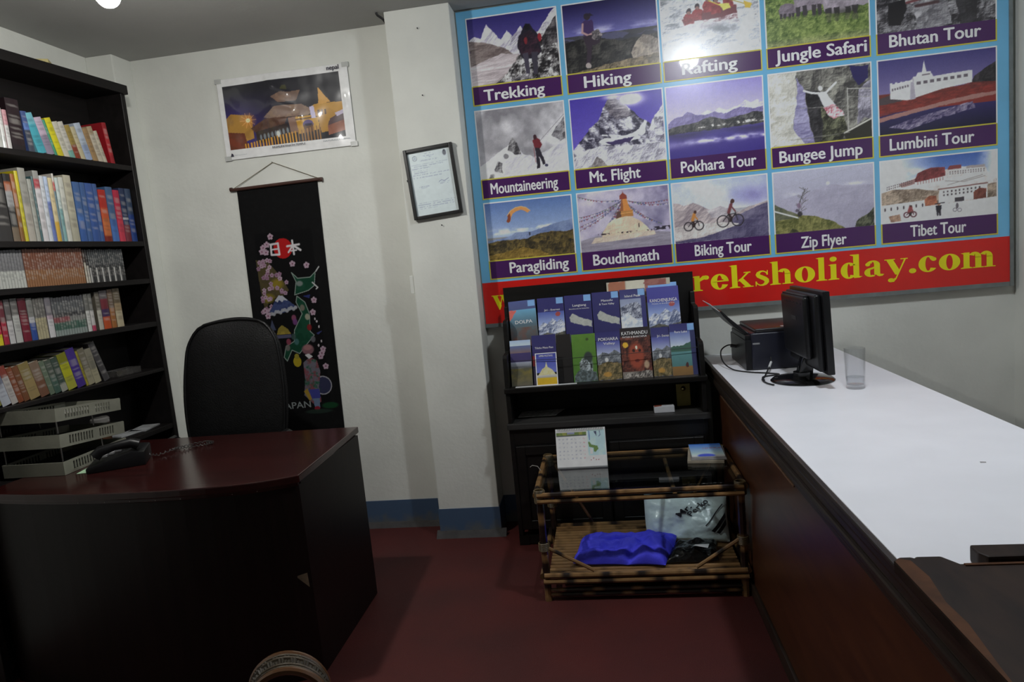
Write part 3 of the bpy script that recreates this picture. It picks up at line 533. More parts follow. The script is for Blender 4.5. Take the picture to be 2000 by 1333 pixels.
    p.relief([(.28, .38), (.31, .3), (.32, .24), (.38, .2), (.44, .17), (.56, .18), (.56, .32), (.4, .36)], (84, 36, 40), (144, 66, 66), 14, 1); p.poly([(.16, .38), (.3, .32), (.3, .4), (.18, .44)], (140, 108, 106)); p.poly([(.58, .23), (.6, .17), (.7, .17), (.7, .23)], (122, 60, 60)); p.poly([(.74, .24), (.74, .2), (.9, .2), (.9, .24)], (150, 140, 140)); p.warp = .002
    for j in range(2):
        for i in range(13): p.poly([(.05+.018*i, .405-.006*i+.035*j), (.058+.018*i, .405-.006*i+.035*j), (.058+.018*i, .425-.006*i+.035*j), (.05+.018*i, .425-.006*i+.035*j)], (84, 70, 72))
        for i in range(14): p.poly([(.6+.022*i, .26+.03*j), (.608+.022*i, .26+.03*j), (.608+.022*i, .28+.03*j), (.6+.022*i, .28+.03*j)], (96, 84, 86))
    for i in range(10): p.poly([(.32+.024*i, .37-.004*i), (.326+.024*i, .37-.004*i), (.326+.024*i, .42-.004*i), (.32+.024*i, .42-.004*i)], (134, 84, 84))
    p.line([(.56, .4), (.72, .44), (.9, .38)], (130, 122, 120), .004); p.line([(.58, .47), (.88, .36)], (130, 122, 120), .004); p.poly([(.5, .62), (.51, .52), (.92, .49), (.92, .72), (.5, .76)], (212, 210, 210)); p.line([(.5, .525), (.92, .495)], (108, 66, 60), .007)
    for j in range(2):
        for i in range(10): p.poly([(.54+.034*i, .56-.0025*i+.05*j), (.553+.034*i, .56-.0025*i+.05*j), (.553+.034*i, .59-.0025*i+.05*j), (.54+.034*i, .59-.0025*i+.05*j)], (66, 56, 60))
    p.poly([(.64, .68), (.72, .675), (.72, .75), (.64, .755)], (62, 56, 62)); p.relief([(.38, .66), (.42, .61), (.48, .62), (.49, .76), (.38, .77)], (110, 56, 40), (170, 106, 78), 14, 1); p.relief([(.8, .62), (.85, .56), (.91, .58), (.91, .74), (.8, .75)], (84, 42, 36), (136, 80, 66), 14, 1); p.poly([(0, .7), (.38, .67), (.38, .77), (0, .8)], (206, 204, 206)); p.relief([(0, .8), (.5, .76), (1, .72), (1, 1), (0, 1)], (184, 182, 190), (216, 214, 220), 5, .7)
    for i in range(7): p.ell(.03+.055*i, .77-.004*i, .007, .03, (66, 54, 60))
    p.person(.5, .94, .2, (36, 34, 44)); p.line([(.47, .75), (.55, .74)], (36, 34, 44), .006); p.bike(.25, .92, .024, (90, 50, 56), (130, 60, 60)); p.relief([(.06, .88), (.16, .86), (.17, .97), (.08, .98)], (110, 80, 66), (176, 146, 124), 20, 1); p.ring(.64, .87, .016, .003, (96, 90, 96)); p.ring(.68, .88, .016, .003, (110, 104, 110)); p.ell(.66, .81, .012, .045, (90, 84, 90)); P['Tibet Tour'] = p
    for q in P.values(): q.finish(.035, 1.1)
    return P

def board():
    YS = 3.53
    e = empty('travel_board', (.64, YS, 1.09), 'large glossy blue travel board with fifteen captioned photos and red web address band', 'sign')
    x0, x1, z0, z1 = -.622, 1.913, 1.105, 2.672
    M['board_blue'] = plain('board_sky_blue', lin((92, 152, 186), 1.75), .3, .1, 2.5, coat=.5)
    M['board_red'] = plain('board_red', lin((176, 18, 12), 1.7), .32, .08, 4, coat=.5)
    M['board_side'] = plain('board_metal_edge', (.22, .25, .25, 1), .4, .15, 20, metal=.3)
    M['purple'] = plain('caption_purple', lin((58, 20, 74), 1.7), .3, .06, 6, coat=.5)
    M['white_print'] = plain('white_print', lin((212, 205, 218), 1.6), .35, .03, 6)
    M['yellow_line'] = plain('yellow_line', lin((176, 166, 62), 1.6), .35, .06, 6)
    M['yellow_print'] = plain('yellow_print', lin((206, 186, 16), 1.7), .35, .05, 6)
    MB().box(x0, x1, YS, YS+.012, z0, z1).build('backing_panel', M['board_blue'], e)
    m = MB(); m.box(x0-.012, x0, YS-.004, YB-.001, z0-.02, z1+.004)
    m.box(x1, x1+.015, YS-.006, YB-.001, z0-.02, z1+.004); m.box(x0, x1, YS-.003, YB-.001, z0-.02, z0); m.box(x0, x1, YS-.003, YB-.001, z1, z1+.004)
    m.build('frame', M['board_side'], e)
    MB().box(x0, x1, YS-.001, YS, z0, 1.320).build('red_band', M['board_red'], e)
    cols = [(-.570, -.127), (-.093, .355), (.376, .826), (.858, 1.315), (1.350, 1.857)]
    rows = [(2.630, 2.306, 2.217), (2.184, 1.845, 1.751), (1.723, 1.430, 1.339)]
    names = [['Trekking', 'Hiking', 'Rafting', 'Jungle Safari', 'Bhutan Tour'], ['Mountaineering', 'Mt. Flight', 'Pokhara Tour', 'Bungee Jump', 'Lumbini Tour'], ['Paragliding', 'Boudhanath', 'Biking Tour', 'Zip Flyer', 'Tibet Tour']]
    tx = {'Trekking': (-0.516, -0.212, 2.231), 'Hiking': (-0.013, 0.214, 2.234), 'Rafting': (0.460, 0.716, 2.236), 'Jungle Safari': (0.893, 1.301, 2.238), 'Bhutan Tour': (1.402, 1.794, 2.241),
          'Mountaineering': (-0.528, -0.185, 1.770), 'Mt. Flight': (-0.022, 0.227, 1.774), 'Pokhara Tour': (0.426, 0.782, 1.773), 'Bungee Jump': (0.892, 1.269, 1.770), 'Lumbini Tour': (1.393, 1.761, 1.772),
          'Paragliding': (-0.468, -0.165, 1.361), 'Boudhanath': (-0.037, 0.289, 1.360), 'Biking Tour': (0.468, 0.740, 1.361), 'Zip Flyer': (0.975, 1.184, 1.353), 'Tibet Tour': (1.476, 1.722, 1.359)}
    desc = {'Trekking': 'trekker below white peaks, captioned Trekking', 'Hiking': 'hiker seated on a ridge, captioned Hiking', 'Rafting': 'raft in white water, captioned Rafting', 'Jungle Safari': 'grazing rhinos, captioned Jungle Safari', 'Bhutan Tour': 'grey cliff monastery, captioned Bhutan Tour', 'Mountaineering': 'climber on snow slope, captioned Mountaineering', 'Mt. Flight': 'plane before snowy summit, captioned Mt. Flight', 'Pokhara Tour': 'purple lake and mountains, captioned Pokhara Tour', 'Bungee Jump': 'jumper with arms spread, captioned Bungee Jump', 'Lumbini Tour': 'white building by a pond, captioned Lumbini Tour', 'Paragliding': 'orange paraglider over hills, captioned Paragliding', 'Boudhanath': 'white domed stupa, captioned Boudhanath', 'Biking Tour': 'two cyclists in dry valley, captioned Biking Tour', 'Zip Flyer': 'green hillside and haze, captioned Zip Flyer', 'Tibet Tour': 'white and red palace, captioned Tibet Tour'}
    pics = pictures()
    for r, (zt, zc, zb) in enumerate(rows):
        for c, (xa, xb) in enumerate(cols):
            nm = names[r][c]
            ph = sheet('photo', pics[nm].a, (xa, YS-.002, zc), (xb-xa, 0, 0), (0, 0, zt-zc), M['print'], e, k=1.75, label=desc[nm])
            MB().box(xa, xb, YS-.002, YS-.0008, zb, zc).build('caption_bar', M['purple'], ph)
            b = .006; m = MB()
            m.box(xa-b, xa, YS-.0018, YS-.0006, zc, zt+b); m.box(xb, xb+b, YS-.0018, YS-.0006, zc, zt+b); m.box(xa, xb, YS-.0018, YS-.0006, zt, zt+b)
            m.build('white_border', M['white_print'], ph)
            m = MB(); m.box(xa-b, xa, YS-.0018, YS-.0006, zb-b, zc); m.box(xb, xb+b, YS-.0018, YS-.0006, zb-b, zc); m.box(xa, xb, YS-.0018, YS-.0006, zb-b, zb)
            if nm not in ('Pokhara Tour', 'Boudhanath', 'Biking Tour', 'Zip Flyer', 'Bhutan Tour', 'Tibet Tour'): m.box(xa, xb, YS-.0026, YS-.002, zc-.003, zc+.003)
            m.build('yellow_border', M['yellow_line'], ph)
            ta, tb, tz = tx[nm]
            text('caption', nm, (ta, YS-.0026, tz), (1, 0, 0), (0, 0, 1), tb-ta, M['white_print'], ph, height=.056, bold=.026, nrm=(0, -1, 0))
    serif_text(e, YS-.0016)

# bold serif lettering drawn from stems, bowls and slabs; unit: x-height 1
def serif_glyphs():
    G = {}
    def rect(x0, x1, y0, y1): return [[(x0, y0), (x1, y0), (x1, y1), (x0, y1)]]
    def bowl(cx, cy, rx, ry, a0=0, a1=360, thick=.15, thin=.05, n=28):
        out = []
        for i in range(n):
            A = [math.radians(a0+(a1-a0)*t/n) for t in (i, i+1)]
            o_ = [(cx+rx*math.cos(a), cy+ry*math.sin(a)) for a in A]; i_ = [(cx+(rx-2*thick)*math.cos(a), cy+(ry-1.6*thin)*math.sin(a)) for a in A]
            out.append([o_[0], o_[1], i_[1], i_[0]])
        return out
    def serif(xc, y, w_=.26, up=1): return [[(xc-w_, y), (xc+w_, y), (xc+w_*.55, y+.06*up), (xc-w_*.55, y+.06*up)]]
    def stem(x0, y0, y1, flag=True, foot=True):
        o = rect(x0, x0+.26, y0, y1)
        if flag: o += [[(x0-.12, y1-.03), (x0+.26, y1), (x0+.26, y1-.1), (x0, y1-.1)]]
        if foot: o += [[(x0-.12, y0), (x0+.38, y0), (x0+.38, y0+.045), (x0+.26, y0+.1), (x0, y0+.1), (x0-.12, y0+.045)]]
        return o
    G['r'] = (stem(.12, 0, 1)+[[(.38, .62), (.38, .82), (.52, .98), (.7, 1), (.7, .72), (.58, .74)]]+bowl(.69, .85, .13, .14, thick=.06, thin=.08), .84)
    G['e'] = (bowl(.47, .5, .42, .52, 20, 335, .15, .06)+rect(.18, .86, .5, .58)+bowl(.47, .5, .42, .52, 0, 22, .12, .05), .94)
    G['k'] = (stem(.1, 0, 1.5)+[[(.36, .4), (.78, .93), (.9, .93), (.5, .44)], [(.4, .52), (.6, .64), (1.0, .04), (.72, .04)]]+rect(.66, .98, .93, 1)+rect(.6, 1.1, 0, .06), 1.12)
    def stroke(pts, wd):
        out = []; L = []
        for i, p in enumerate(pts):
            q0 = pts[max(i-1, 0)]; q1 = pts[min(i+1, len(pts)-1)]; dx, dy = q1[0]-q0[0], q1[1]-q0[1]; l = math.hypot(dx, dy); nx, ny = -dy/l, dx/l
            L.append(((p[0]+nx*wd[i], p[1]+ny*wd[i]), (p[0]-nx*wd[i], p[1]-ny*wd[i])))
        return [[L[i][0], L[i+1][0], L[i+1][1], L[i][1]] for i in range(len(L)-1)]
    sp = [(.62, .76), (.56, .88), (.44, .955), (.32, .94), (.22, .86), (.19, .75), (.24, .65), (.36, .56), (.50, .46), (.58, .36), (.59, .24), (.52, .12), (.40, .05), (.28, .05), (.17, .13), (.10, .26)]
    G['s'] = (stroke(sp, [.025, .03, .04, .06, .085, .105, .12, .125, .125, .12, .105, .085, .06, .04, .03, .025])+[[(.585, .70), (.655, .70), (.655, 1.0), (.615, 1.0)], [(.07, .0), (.11, .0), (.14, .30), (.07, .32)]], .76)
    G['h'] = (stem(.1, 0, 1.5)+bowl(.62, .66, .3, .35, 0, 150, .13, .09)+rect(.66, .92, 0, .68)+rect(.54, 1.04, 0, .06), 1.08)
    G['o'] = (bowl(.5, .5, .46, .52, thick=.16, thin=.05), 1.0)
    G['l'] = (stem(.12, 0, 1.5), .54)
    G['i'] = (stem(.12, 0, 1)+bowl(.25, 1.33, .16, .16, thick=.08, thin=.1), .54)
    G['d'] = (bowl(.4, .5, .37, .52, 40, 320, .15, .055)+rect(.6, .86, .04, 1.5)+[[(.46, 1.5), (.6, 1.5), (.6, 1.4), (.46, 1.46)], [(.86, .0), (1.0, .07), (.86, .1)]]+rect(.62, .86, 0, .1), 1.02)
    G['a'] = (bowl(.36, .27, .3, .29, 60, 310, .13, .06)+rect(.5, .76, .1, .72)+bowl(.44, .72, .32, .3, 0, 150, .13, .06)+[[(.6, .1), (.76, .14), (.94, .1), (.86, 0), (.72, -.02), (.6, .06)], [(.34, .56), (.5, .62), (.5, .54), (.34, .48)]]+bowl(.22, .78, .11, .11, thick=.055, thin=.07), .96)
    G['y'] = ([[(.08, .95), (.38, .95), (.68, .2), (.54, .0), (.46, .0)], [(.86, .95), (.94, .95), (.5, -.3), (.38, -.46), (.36, -.4), (.46, -.24)]]+rect(0, .46, .94, 1)+rect(.7, 1.02, .94, 1)+bowl(.27, -.34, .14, .13, thick=.07, thin=.08)+[[(.24, -.46), (.4, -.46), (.48, -.26), (.44, -.2)]], 1.02)
    G['.'] = (bowl(.2, .15, .16, .16, thick=.08, thin=.1), .42)
    G['c'] = (bowl(.46, .5, .42, .52, 38, 325, .15, .055)+bowl(.7, .78, .12, .12, thick=.06, thin=.07), .88)
    G['m'] = (stem(.1, 0, 1)+bowl(.58, .66, .28, .35, 0, 150, .13, .09)+rect(.6, .86, 0, .68)+bowl(1.06, .66, .28, .35, 0, 150, .13, .09)+rect(1.08, 1.34, 0, .68)+rect(.5, .96, 0, .06)+rect(.98, 1.46, 0, .06), 1.5)
    G['t'] = (rect(.14, .4, .12, .95)+[[(.4, .95), (.4, 1.25), (.3, 1.25), (.02, .98), (.02, .93), (.14, .93)]]+rect(.4, .6, .92, 1)+[[(.14, .14), (.4, .14), (.62, .1), (.5, -.01), (.28, -.01)]], .64)
    G['w'] = ([[(.06, .95), (.36, .95), (.6, .28), (.48, 0), (.42, 0)], [(.72, .95), (.66, .95), (.46, .2), (.5, .02)], [(.6, .95), (.9, .95), (1.12, .28), (1.0, 0), (.94, 0)], [(1.36, .95), (1.28, .95), (1.02, .2), (1.06, 0)]]+rect(-.02, .46, .94, 1)+rect(.52, .98, .94, 1)+rect(1.14, 1.46, .94, 1), 1.46)
    return G
def serif_text(parent, y):
    G = serif_glyphs()
    def put(s, x0, x1, base, xh, asc=1.0):
        tot = sum(G[c][1] for c in s); k = (x1-x0)/tot; x = x0
        for c in s:
            polys, adv = G[c]; m = MB()
            for j, pg in enumerate(polys):
                m.add([(x+p[0]*k, y-.00005*(j % 7), base+p[1]*xh*(1 if p[1] <= 1 else 1)) for p in pg], [tuple(range(len(pg)))])
            m.build('letter', M['yellow_print'], parent); x += adv*k
    put('www.', -.577, -.20, 1.175, .076)
    put('treksholiday.com', .377, 1.855, 1.184, .076)
board()

# ------------------------------------------------------------------ reception counter
def counter():
    y0, y1 = .55, 3.562
    e = empty('reception_counter', (.8, 2.0, 0), 'long reception counter with white laminate top and red-brown front panel', 'counter')
    MB().box(.482, 1.107, y0, y1, .826, .850).build('worktop', M['laminate'], e, bevel=.003)
    MB().box(.510, .528, y0, y1, 0, .80).build('front_panel', M['panel'], e)
    MB().box(1.06, 1.078, y0, y1, 0, .826).build('rear_panel', M['panel'], e)
    MB().box(.528, 1.06, y0, y0+.018, 0, .826).build('end_panel', M['panel'], e)
    # stepped dark edge moulding along the front
    for i, (xa, xb, za, zb, r) in enumerate(((.470, .486, .834, .848, .004), (.478, .512, .806, .834, .008), (.486, .512, .780, .806, .006), (.480, .512, .757, .780, .007), (.492, .512, .735, .757, .005), (.502, .512, .716, .735, .003))):
        MB().box(xa, xb, y0, y1, za, zb).build('moulding_strip', M['mould'], e, bevel=r, seg=2)
    MB().box(.498, .512, y0, y1, 0, .055).build('kick_strip', M['mould'], e, bevel=.004)
    m = MB(); m.box(.4995, .503, 1.985, 3.2, .711, .7165); m.build('pale_wood_sliver', plain('raw_wood', (.16, .085, .045, 1), .6, .3, 20, stretch=(1, .3, 1)), e)
    return e
counter()

# notched wooden board resting on the near end of the counter
b = empty('wooden_board', (.6, .9, .8502), 'worn dark wooden board with notched end lying on the white counter', 'board')
poly = [(.456, .62), (.456, 1.182), (.470, 1.193), (.488, 1.193), (.492, 1.189), (.497, 1.194), (.536, 1.193), (.553, 1.163), (.60, 1.162), (1.02, 1.150), (1.02, .62)]
MB().prism(poly, .8502, .872).build('plank', M['board'], b, bevel=.003)
MB().prism([(.4565, .80), (.4565, 1.176), (.465, 1.187), (.482, 1.178), (.486, 1.12), (.474, 1.04), (.476, .98), (.464, .88)], .872, .8726).build('painted_lit_edge', M['board_edge'], b)  # orange patch paints the light caught along the left edge
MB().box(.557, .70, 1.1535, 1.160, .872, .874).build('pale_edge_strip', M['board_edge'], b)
m = MB().prism([(.598, 1.166), (.590, 1.182), (.592, 1.214), (1.02, 1.205), (1.02, 1.166)], .8502, .881).build('raised_batten', M['board'], b, bevel=.004)

# ------------------------------------------------------------------ bookcase and its books
TH = math.radians(4.5)
BA = Vector((-math.sin(TH), -math.cos(TH), 0)); BN = Vector((math.cos(TH), -math.sin(TH), 0)); BF = Vector((-2.268, 3.25, 0))
def bc(u, d, z): return BF+BA*u-BN*d+Vector((0, 0, z))
def bbox(m, u0, u1, d0, d1, z0, z1, col=None):
    m.add([bc(u, d, z) for z in (z0, z1) for d in (d0, d1) for u in (u0, u1)], [(0, 2, 3, 1), (4, 5, 7, 6), (0, 1, 5, 4), (2, 6, 7, 3), (0, 4, 6, 2), (1, 3, 7, 5)], col); return m
SH = [2.069, 1.695, 1.507, 1.287, 1.047, .752]
def bookcase():
    U = 1.12; D = .215
    e = empty('bookcase', tuple(bc(U/2, D/2, 0)), 'tall dark stained open bookcase along the left wall', 'bookcase')
    bbox(MB(), 0, .028, 0, D, 0, 2.44).build('side_panel', M['case'], e, bevel=.002, seg=1)
    bbox(MB(), U-.028, U, 0, D, 0, 2.44).build('side_panel', M['case'], e, bevel=.002, seg=1)
    bbox(MB(), .028, U-.028, D-.012, D, .05, 2.42).build('back_panel', M['case'], e)
    bbox(MB(), -.01, U+.01, -.012, D, 2.418, 2.462).build('top_board', M['case'], e, bevel=.003)
    for z in SH+[.08]:
        bbox(MB(), .028, U-.028, .002, D-.012, z-(.017 if abs(z-1.047) < .001 else .025), z).build('shelf', M['case'], e, bevel=.002, seg=1)
    bbox(MB(), .028, U-.028, .02, .035, 0, .055).build('plinth', M['case'], e)
bookcase()
ORD = ['first', 'second', 'third', 'fourth', 'fifth', 'sixth', 'seventh', 'eighth', 'ninth', 'tenth', 'eleventh', 'twelfth', 'thirteenth', 'fourteenth', 'fifteenth', 'sixteenth', 'seventeenth', 'eighteenth', 'nineteenth', 'twentieth', 'twenty-first', 'twenty-second', 'twenty-third', 'twenty-fourth', 'twenty-fifth', 'twenty-sixth', 'twenty-seventh', 'twenty-eighth', 'twenty-ninth', 'thirtieth']
BR = random.Random(11)
def book(uL, w_, h, zs, cols, lean=0, depth=.135, d0=.028, label='', group=None, marks=None, k=None, text_col=None, noun='book'):
    """cols: list of (fraction from top, colour) bands on the spine, painted shade and glare included; lean: top tips to the near end, in degrees"""
    k = k or .92
    ph = math.radians(lean); base = bc(uL-w_/2, d0, zs+.0005)
    def tr(x, y, z):     # x from -w (far side) to 0 (near side)
        return bc(uL+x*math.cos(ph)+z*math.sin(ph), d0+y, zs+.0005-x*math.sin(ph)+z*math.cos(ph))
    NZ = 30; m = MB(); vs = []; cs = []; seed = BR.random()*100
    for j in range(NZ+1):
        f = 1-j/NZ; c = cols[0][1]
        for fr, cc in cols:
            if f >= fr: c = cc
        hit = BR.random() < .45
        for i in range(4):
            x = -w_*(1-i/3); y = 0 if i in (1, 2) else .0025
            cc = lin(c, k)
            if i in (1, 2) and .12 < f < .82 and marks is not False and (i == 1 or True) and hit:
                tc = text_col or ((40, 36, 44) if sum(c) > 330 else (190, 186, 180)); cc = tuple(.7*a+.3*b for a, b in zip(cc, lin(tc, k)))
            vs.append(tr(x, y, h*j/NZ)); cs.append(cc)
    fs = [(j*4+i, j*4+i+1, (j+1)*4+i+1, (j+1)*4+i) for j in range(NZ) for i in range(3)]
    m.add(vs, fs); m.c += cs
    body = lin(cols[0][1], k*.95); t = min(.0018, w_*.2)
    for xa, xb in ((-w_, -w_+t), (-t, 0)):
        m.add([tr(x, y, z) for z in (0, h) for y in (.0025, depth) for x in (xa, xb)], [(0, 2, 3, 1), (4, 5, 7, 6), (0, 1, 5, 4), (2, 6, 7, 3), (0, 4, 6, 2), (1, 3, 7, 5)], body)
    o = m.build(noun, M['spine'], None, loc=tuple(base), label=label, cat='book', group=group)
    p = MB(); p.add([tr(x, y, z) for z in (.001, h-.003) for y in (.003, depth-.003) for x in (-w_+t, -t)], [(0, 2, 3, 1), (4, 5, 7, 6), (0, 1, 5, 4), (2, 6, 7, 3), (0, 4, 6, 2), (1, 3, 7, 5)])
    p.build('pages', M['pages'], o)
    return o
def C(*c): return [(0, c)]
def shelf_row(zi, shelf, items, group):
    """items from the right end: (uR, uL, height, spine bands, lean, words, depth)"""
    for i, it in enumerate(items):
        uR, uL, h, cols, lean, words = it[:6]; dep = it[6] if len(it) > 6 else .135
        t = 'on the %s bookcase shelf, %s from its right end' % (shelf, ORD[i])
        book(uL-.0008, (uL-uR-.0012)*(math.cos(math.radians(lean)) if lean else 1), h, SH[zi], cols, lean, dep, label=words+' '+t, group=group)
# top shelf
L = 15
shelf_row(0, 'top', [
    (.100, .128, .195, [(0, (150, 24, 34)), (.16, (170, 40, 46)), (.8, (150, 22, 34))], 7, 'thick red book', .16),
    (.148, .171, .150, C(188, 180, 160), L, 'white book leaning'), (.171, .203, .165, [(0, (170, 150, 120)), (.2, (188, 178, 160))], L, 'tan book leaning'),
    (.203, .236, .150, C(156, 126, 86), L, 'light brown book leaning'), (.236, .276, .168, [(0, (176, 186, 200)), (.6, (150, 166, 196))], L, 'pale blue book leaning'),
    (.276, .304, .148, C(184, 174, 142), L, 'cream book leaning'), (.304, .335, .150, [(0, (150, 128, 60)), (.6, (128, 52, 30))], L, 'brown and mustard book leaning'),
    (.335, .366, .160, [(0, (190, 186, 176)), (.8, (110, 160, 150))], L, 'white patterned book leaning'), (.366, .397, .155, C(192, 188, 172), L, 'off-white book leaning'),
    (.397, .431, .165, [(0, (206, 196, 30)), (.85, (196, 180, 40))], L, 'bright yellow book leaning'), (.431, .446, .155, C(50, 136, 106), L, 'thin green book leaning'),
    (.446, .486, .158, [(0, (186, 168, 186)), (.5, (140, 130, 150))], L, 'lilac book leaning'), (.486, .531, .168, [(0, (110, 176, 190)), (.3, (70, 160, 176))], L, 'teal book leaning'),
    (.545, .575, .170, [(0, (62, 80, 130)), (.3, (90, 120, 180)), (.45, (60, 66, 80))], 4, 'navy blue book'),
    (.589, .650, .212, [(0, (34, 18, 24)), (.9, (24, 14, 18))], 0, 'thick black hardback', .16),
    (.652, .672, .160, [(0, (190, 140, 146)), (.4, (196, 194, 192))], 0, 'white and pink book'), (.674, .692, .165, C(196, 196, 192), 0, 'plain white book'), (.693, .725, .165, C(188, 190, 184), 0, 'wide white book')], 'books on the top bookcase shelf')
# second shelf
BL = (58, 86, 140)
shelf_row(1, 'second', [
    (.034, .072, .262, [(0, (58, 74, 100)), (.5, (40, 66, 130))], 0, 'slate blue magazine', .15), (.073, .111, .262, [(0, (36, 50, 84)), (.55, (190, 190, 190)), (.6, (34, 48, 90)), (.7, (120, 50, 60))], 0, 'navy magazine with white label', .15),
    (.112, .151, .250, [(0, (176, 36, 66)), (.6, (196, 60, 80))], 0, 'crimson magazine', .15), (.153, .196, .262, [(0, (64, 92, 130)), (.6, (70, 110, 176))], 0, 'steel blue magazine', .15),
    (.198, .243, .246, [(0, (170, 40, 30)), (.35, (186, 80, 44)), (.55, (190, 106, 60)), (.9, (120, 36, 24))], 0, 'red and orange magazine', .15),
    (.245, .270, .270, C(*BL), 0, 'blue bound volume', .15), (.271, .314, .270, C(54, 84, 146), 0, 'wide blue bound volume', .15), (.315, .344, .270, C(60, 90, 140), 0, 'plain blue bound volume', .15), (.346, .384, .270, [(0, (64, 96, 146)), (.55, (70, 110, 176)), (.66, (54, 88, 150))], 0, 'mid blue bound volume', .15),
    (.388, .428, .296, [(0, (180, 174, 154)), (.6, (168, 164, 146))], 0, 'wide beige magazine', .15), (.430, .456, .284, C(196, 196, 186), 0, 'white magazine', .15), (.457, .475, .280, [(0, (188, 200, 196)), (.5, (120, 160, 160))], 0, 'pale teal magazine', .15), (.476, .487, .296, [(0, (196, 190, 180)), (.12, (176, 50, 40)), (.24, (90, 120, 130))], 0, 'thin tall white magazine', .15),
    (.488, .510, .276, [(0, (206, 190, 150)), (.7, (200, 160, 60))], 0, 'cream and yellow magazine', .15), (.511, .530, .280, [(0, (176, 190, 214)), (.4, (96, 112, 170))], 0, 'pale blue magazine', .15), (.531, .552, .280, C(196, 200, 206), 0, 'bluish white magazine', .15), (.553, .581, .300, [(0, (150, 150, 146)), (.1, (170, 60, 70)), (.25, (200, 196, 198))], 0, 'white and red magazine', .15),
    (.582, .592, .275, C(70, 100, 104), 0, 'thin dark teal magazine', .15), (.593, .614, .262, C(156, 156, 148), 0, 'light grey magazine', .15), (.616, .650, .305, [(0, (150, 148, 140)), (.5, (166, 160, 150))], 0, 'tall grey magazine', .15), (.651, .668, .290, [(0, (196, 180, 30)), (.2, (186, 176, 36))], 0, 'mustard yellow magazine', .15),
    (.669, .688, .276, [(0, (150, 90, 44)), (.5, (126, 86, 40))], 0, 'orange brown magazine', .15), (.690, .722, .274, [(0, (36, 34, 34)), (.12, (150, 78, 40)), (.25, (150, 150, 150)), (.5, (40, 40, 40)), (.8, (110, 96, 80))], 0, 'glossy black picture book', .16), (.724, .80, .27, [(0, (30, 28, 28)), (.5, (50, 48, 48))], 0, 'thick dark picture book', .16)], 'books on the second bookcase shelf')  # pale grey band on the glossy black picture book is painted glare
# third shelf: matching runs of pocket paperbacks; brown and pale spines painted darker above as shelf shade
def run(zi, u0, u1, n, h, cols_fn, label, group, dep=.11):
    st = (u1-u0)/n
    for i in range(n): book(u1-i*st-.0003, st-.0008, h+BR.uniform(-.002, .002), SH[zi], cols_fn(i), 0, dep, label=label, group=group, marks=True)
run(2, .152, .366, 18, .152, lambda i: [(0, (44, 46, 48)), (.12, (58, 60, 62)), (.5, (36, 36, 38)), (.56, (40, 40, 40) if i % 3 else (170, 168, 164))], 'slim black and grey paperback in the dark run on the third bookcase shelf', 'black paperbacks on the third shelf')
shelf_row(2, 'third', [(.368, .380, .152, [(0, (40, 36, 36)), (.5, (180, 176, 166))], 0, 'slim black and white paperback', .11), (.381, .394, .152, [(0, (60, 46, 40)), (.4, (186, 180, 166))], 0, 'slim cream paperback', .11)], 'single paperbacks on the third shelf')
run(2, .396, .696, 25, .158, lambda i: [(0, (112, 66, 46)), (.55, (134, 92, 58))], 'slim brown paperback in the brown run on the third bookcase shelf', 'brown paperbacks on the third shelf')
run(2, .698, .90, 15, .155, lambda i: [(0, (88, 88, 90)), (.08, (116, 116, 118)), (.55, (176, 178, 172))], 'slim grey and white paperback in the pale run on the third bookcase shelf', 'grey paperbacks on the third shelf')
# fourth shelf: pale spines have the shade of the shelf above painted on their upper half
shelf_row(3, 'fourth', [
    (.213, .256, .185, [(0, (96, 84, 66)), (.4, (150, 130, 100)), (.6, (180, 168, 140))], 0, 'thick cream and brown book'), (.258, .290, .183, [(0, (100, 80, 64)), (.5, (150, 96, 48))], 0, 'orange brown book'), (.292, .337, .180, [(0, (96, 90, 92)), (.2, (110, 40, 50)), (.5, (60, 40, 80)), (.7, (180, 76, 36))], 0, 'red and orange book'), (.339, .366, .175, [(0, (96, 90, 80)), (.5, (176, 172, 160))], 0, 'white book with shaded top'),
    (.384, .406, .172, [(0, (96, 96, 92)), (.45, (190, 186, 184)), (.85, (170, 60, 90))], 0, 'white book with dark lettering'), (.407, .430, .172, [(0, (104, 104, 100)), (.45, (196, 196, 192))], 0, 'plain white book')], 'single books on the fourth shelf')
run(3, .433, .602, 12, .168, lambda i: [(0, (62, 62, 66)), (.12, (84, 86, 88)), (.42, (52, 52, 54)), (.52, (134, 134, 130) if i > 5 else (130, 70, 74)), (.66, (62, 92, 80)), (.85, (130, 140, 136))], 'slim speckled grey and green volume in the matching run on the fourth bookcase shelf', 'speckled volumes on the fourth shelf')
run(3, .637, .690, 4, .172, lambda i: [(0, (96, 94, 90)), (.5, (166, 158, 128))], 'slim cream volume in the group of four on the fourth bookcase shelf', 'cream volumes on the fourth shelf')
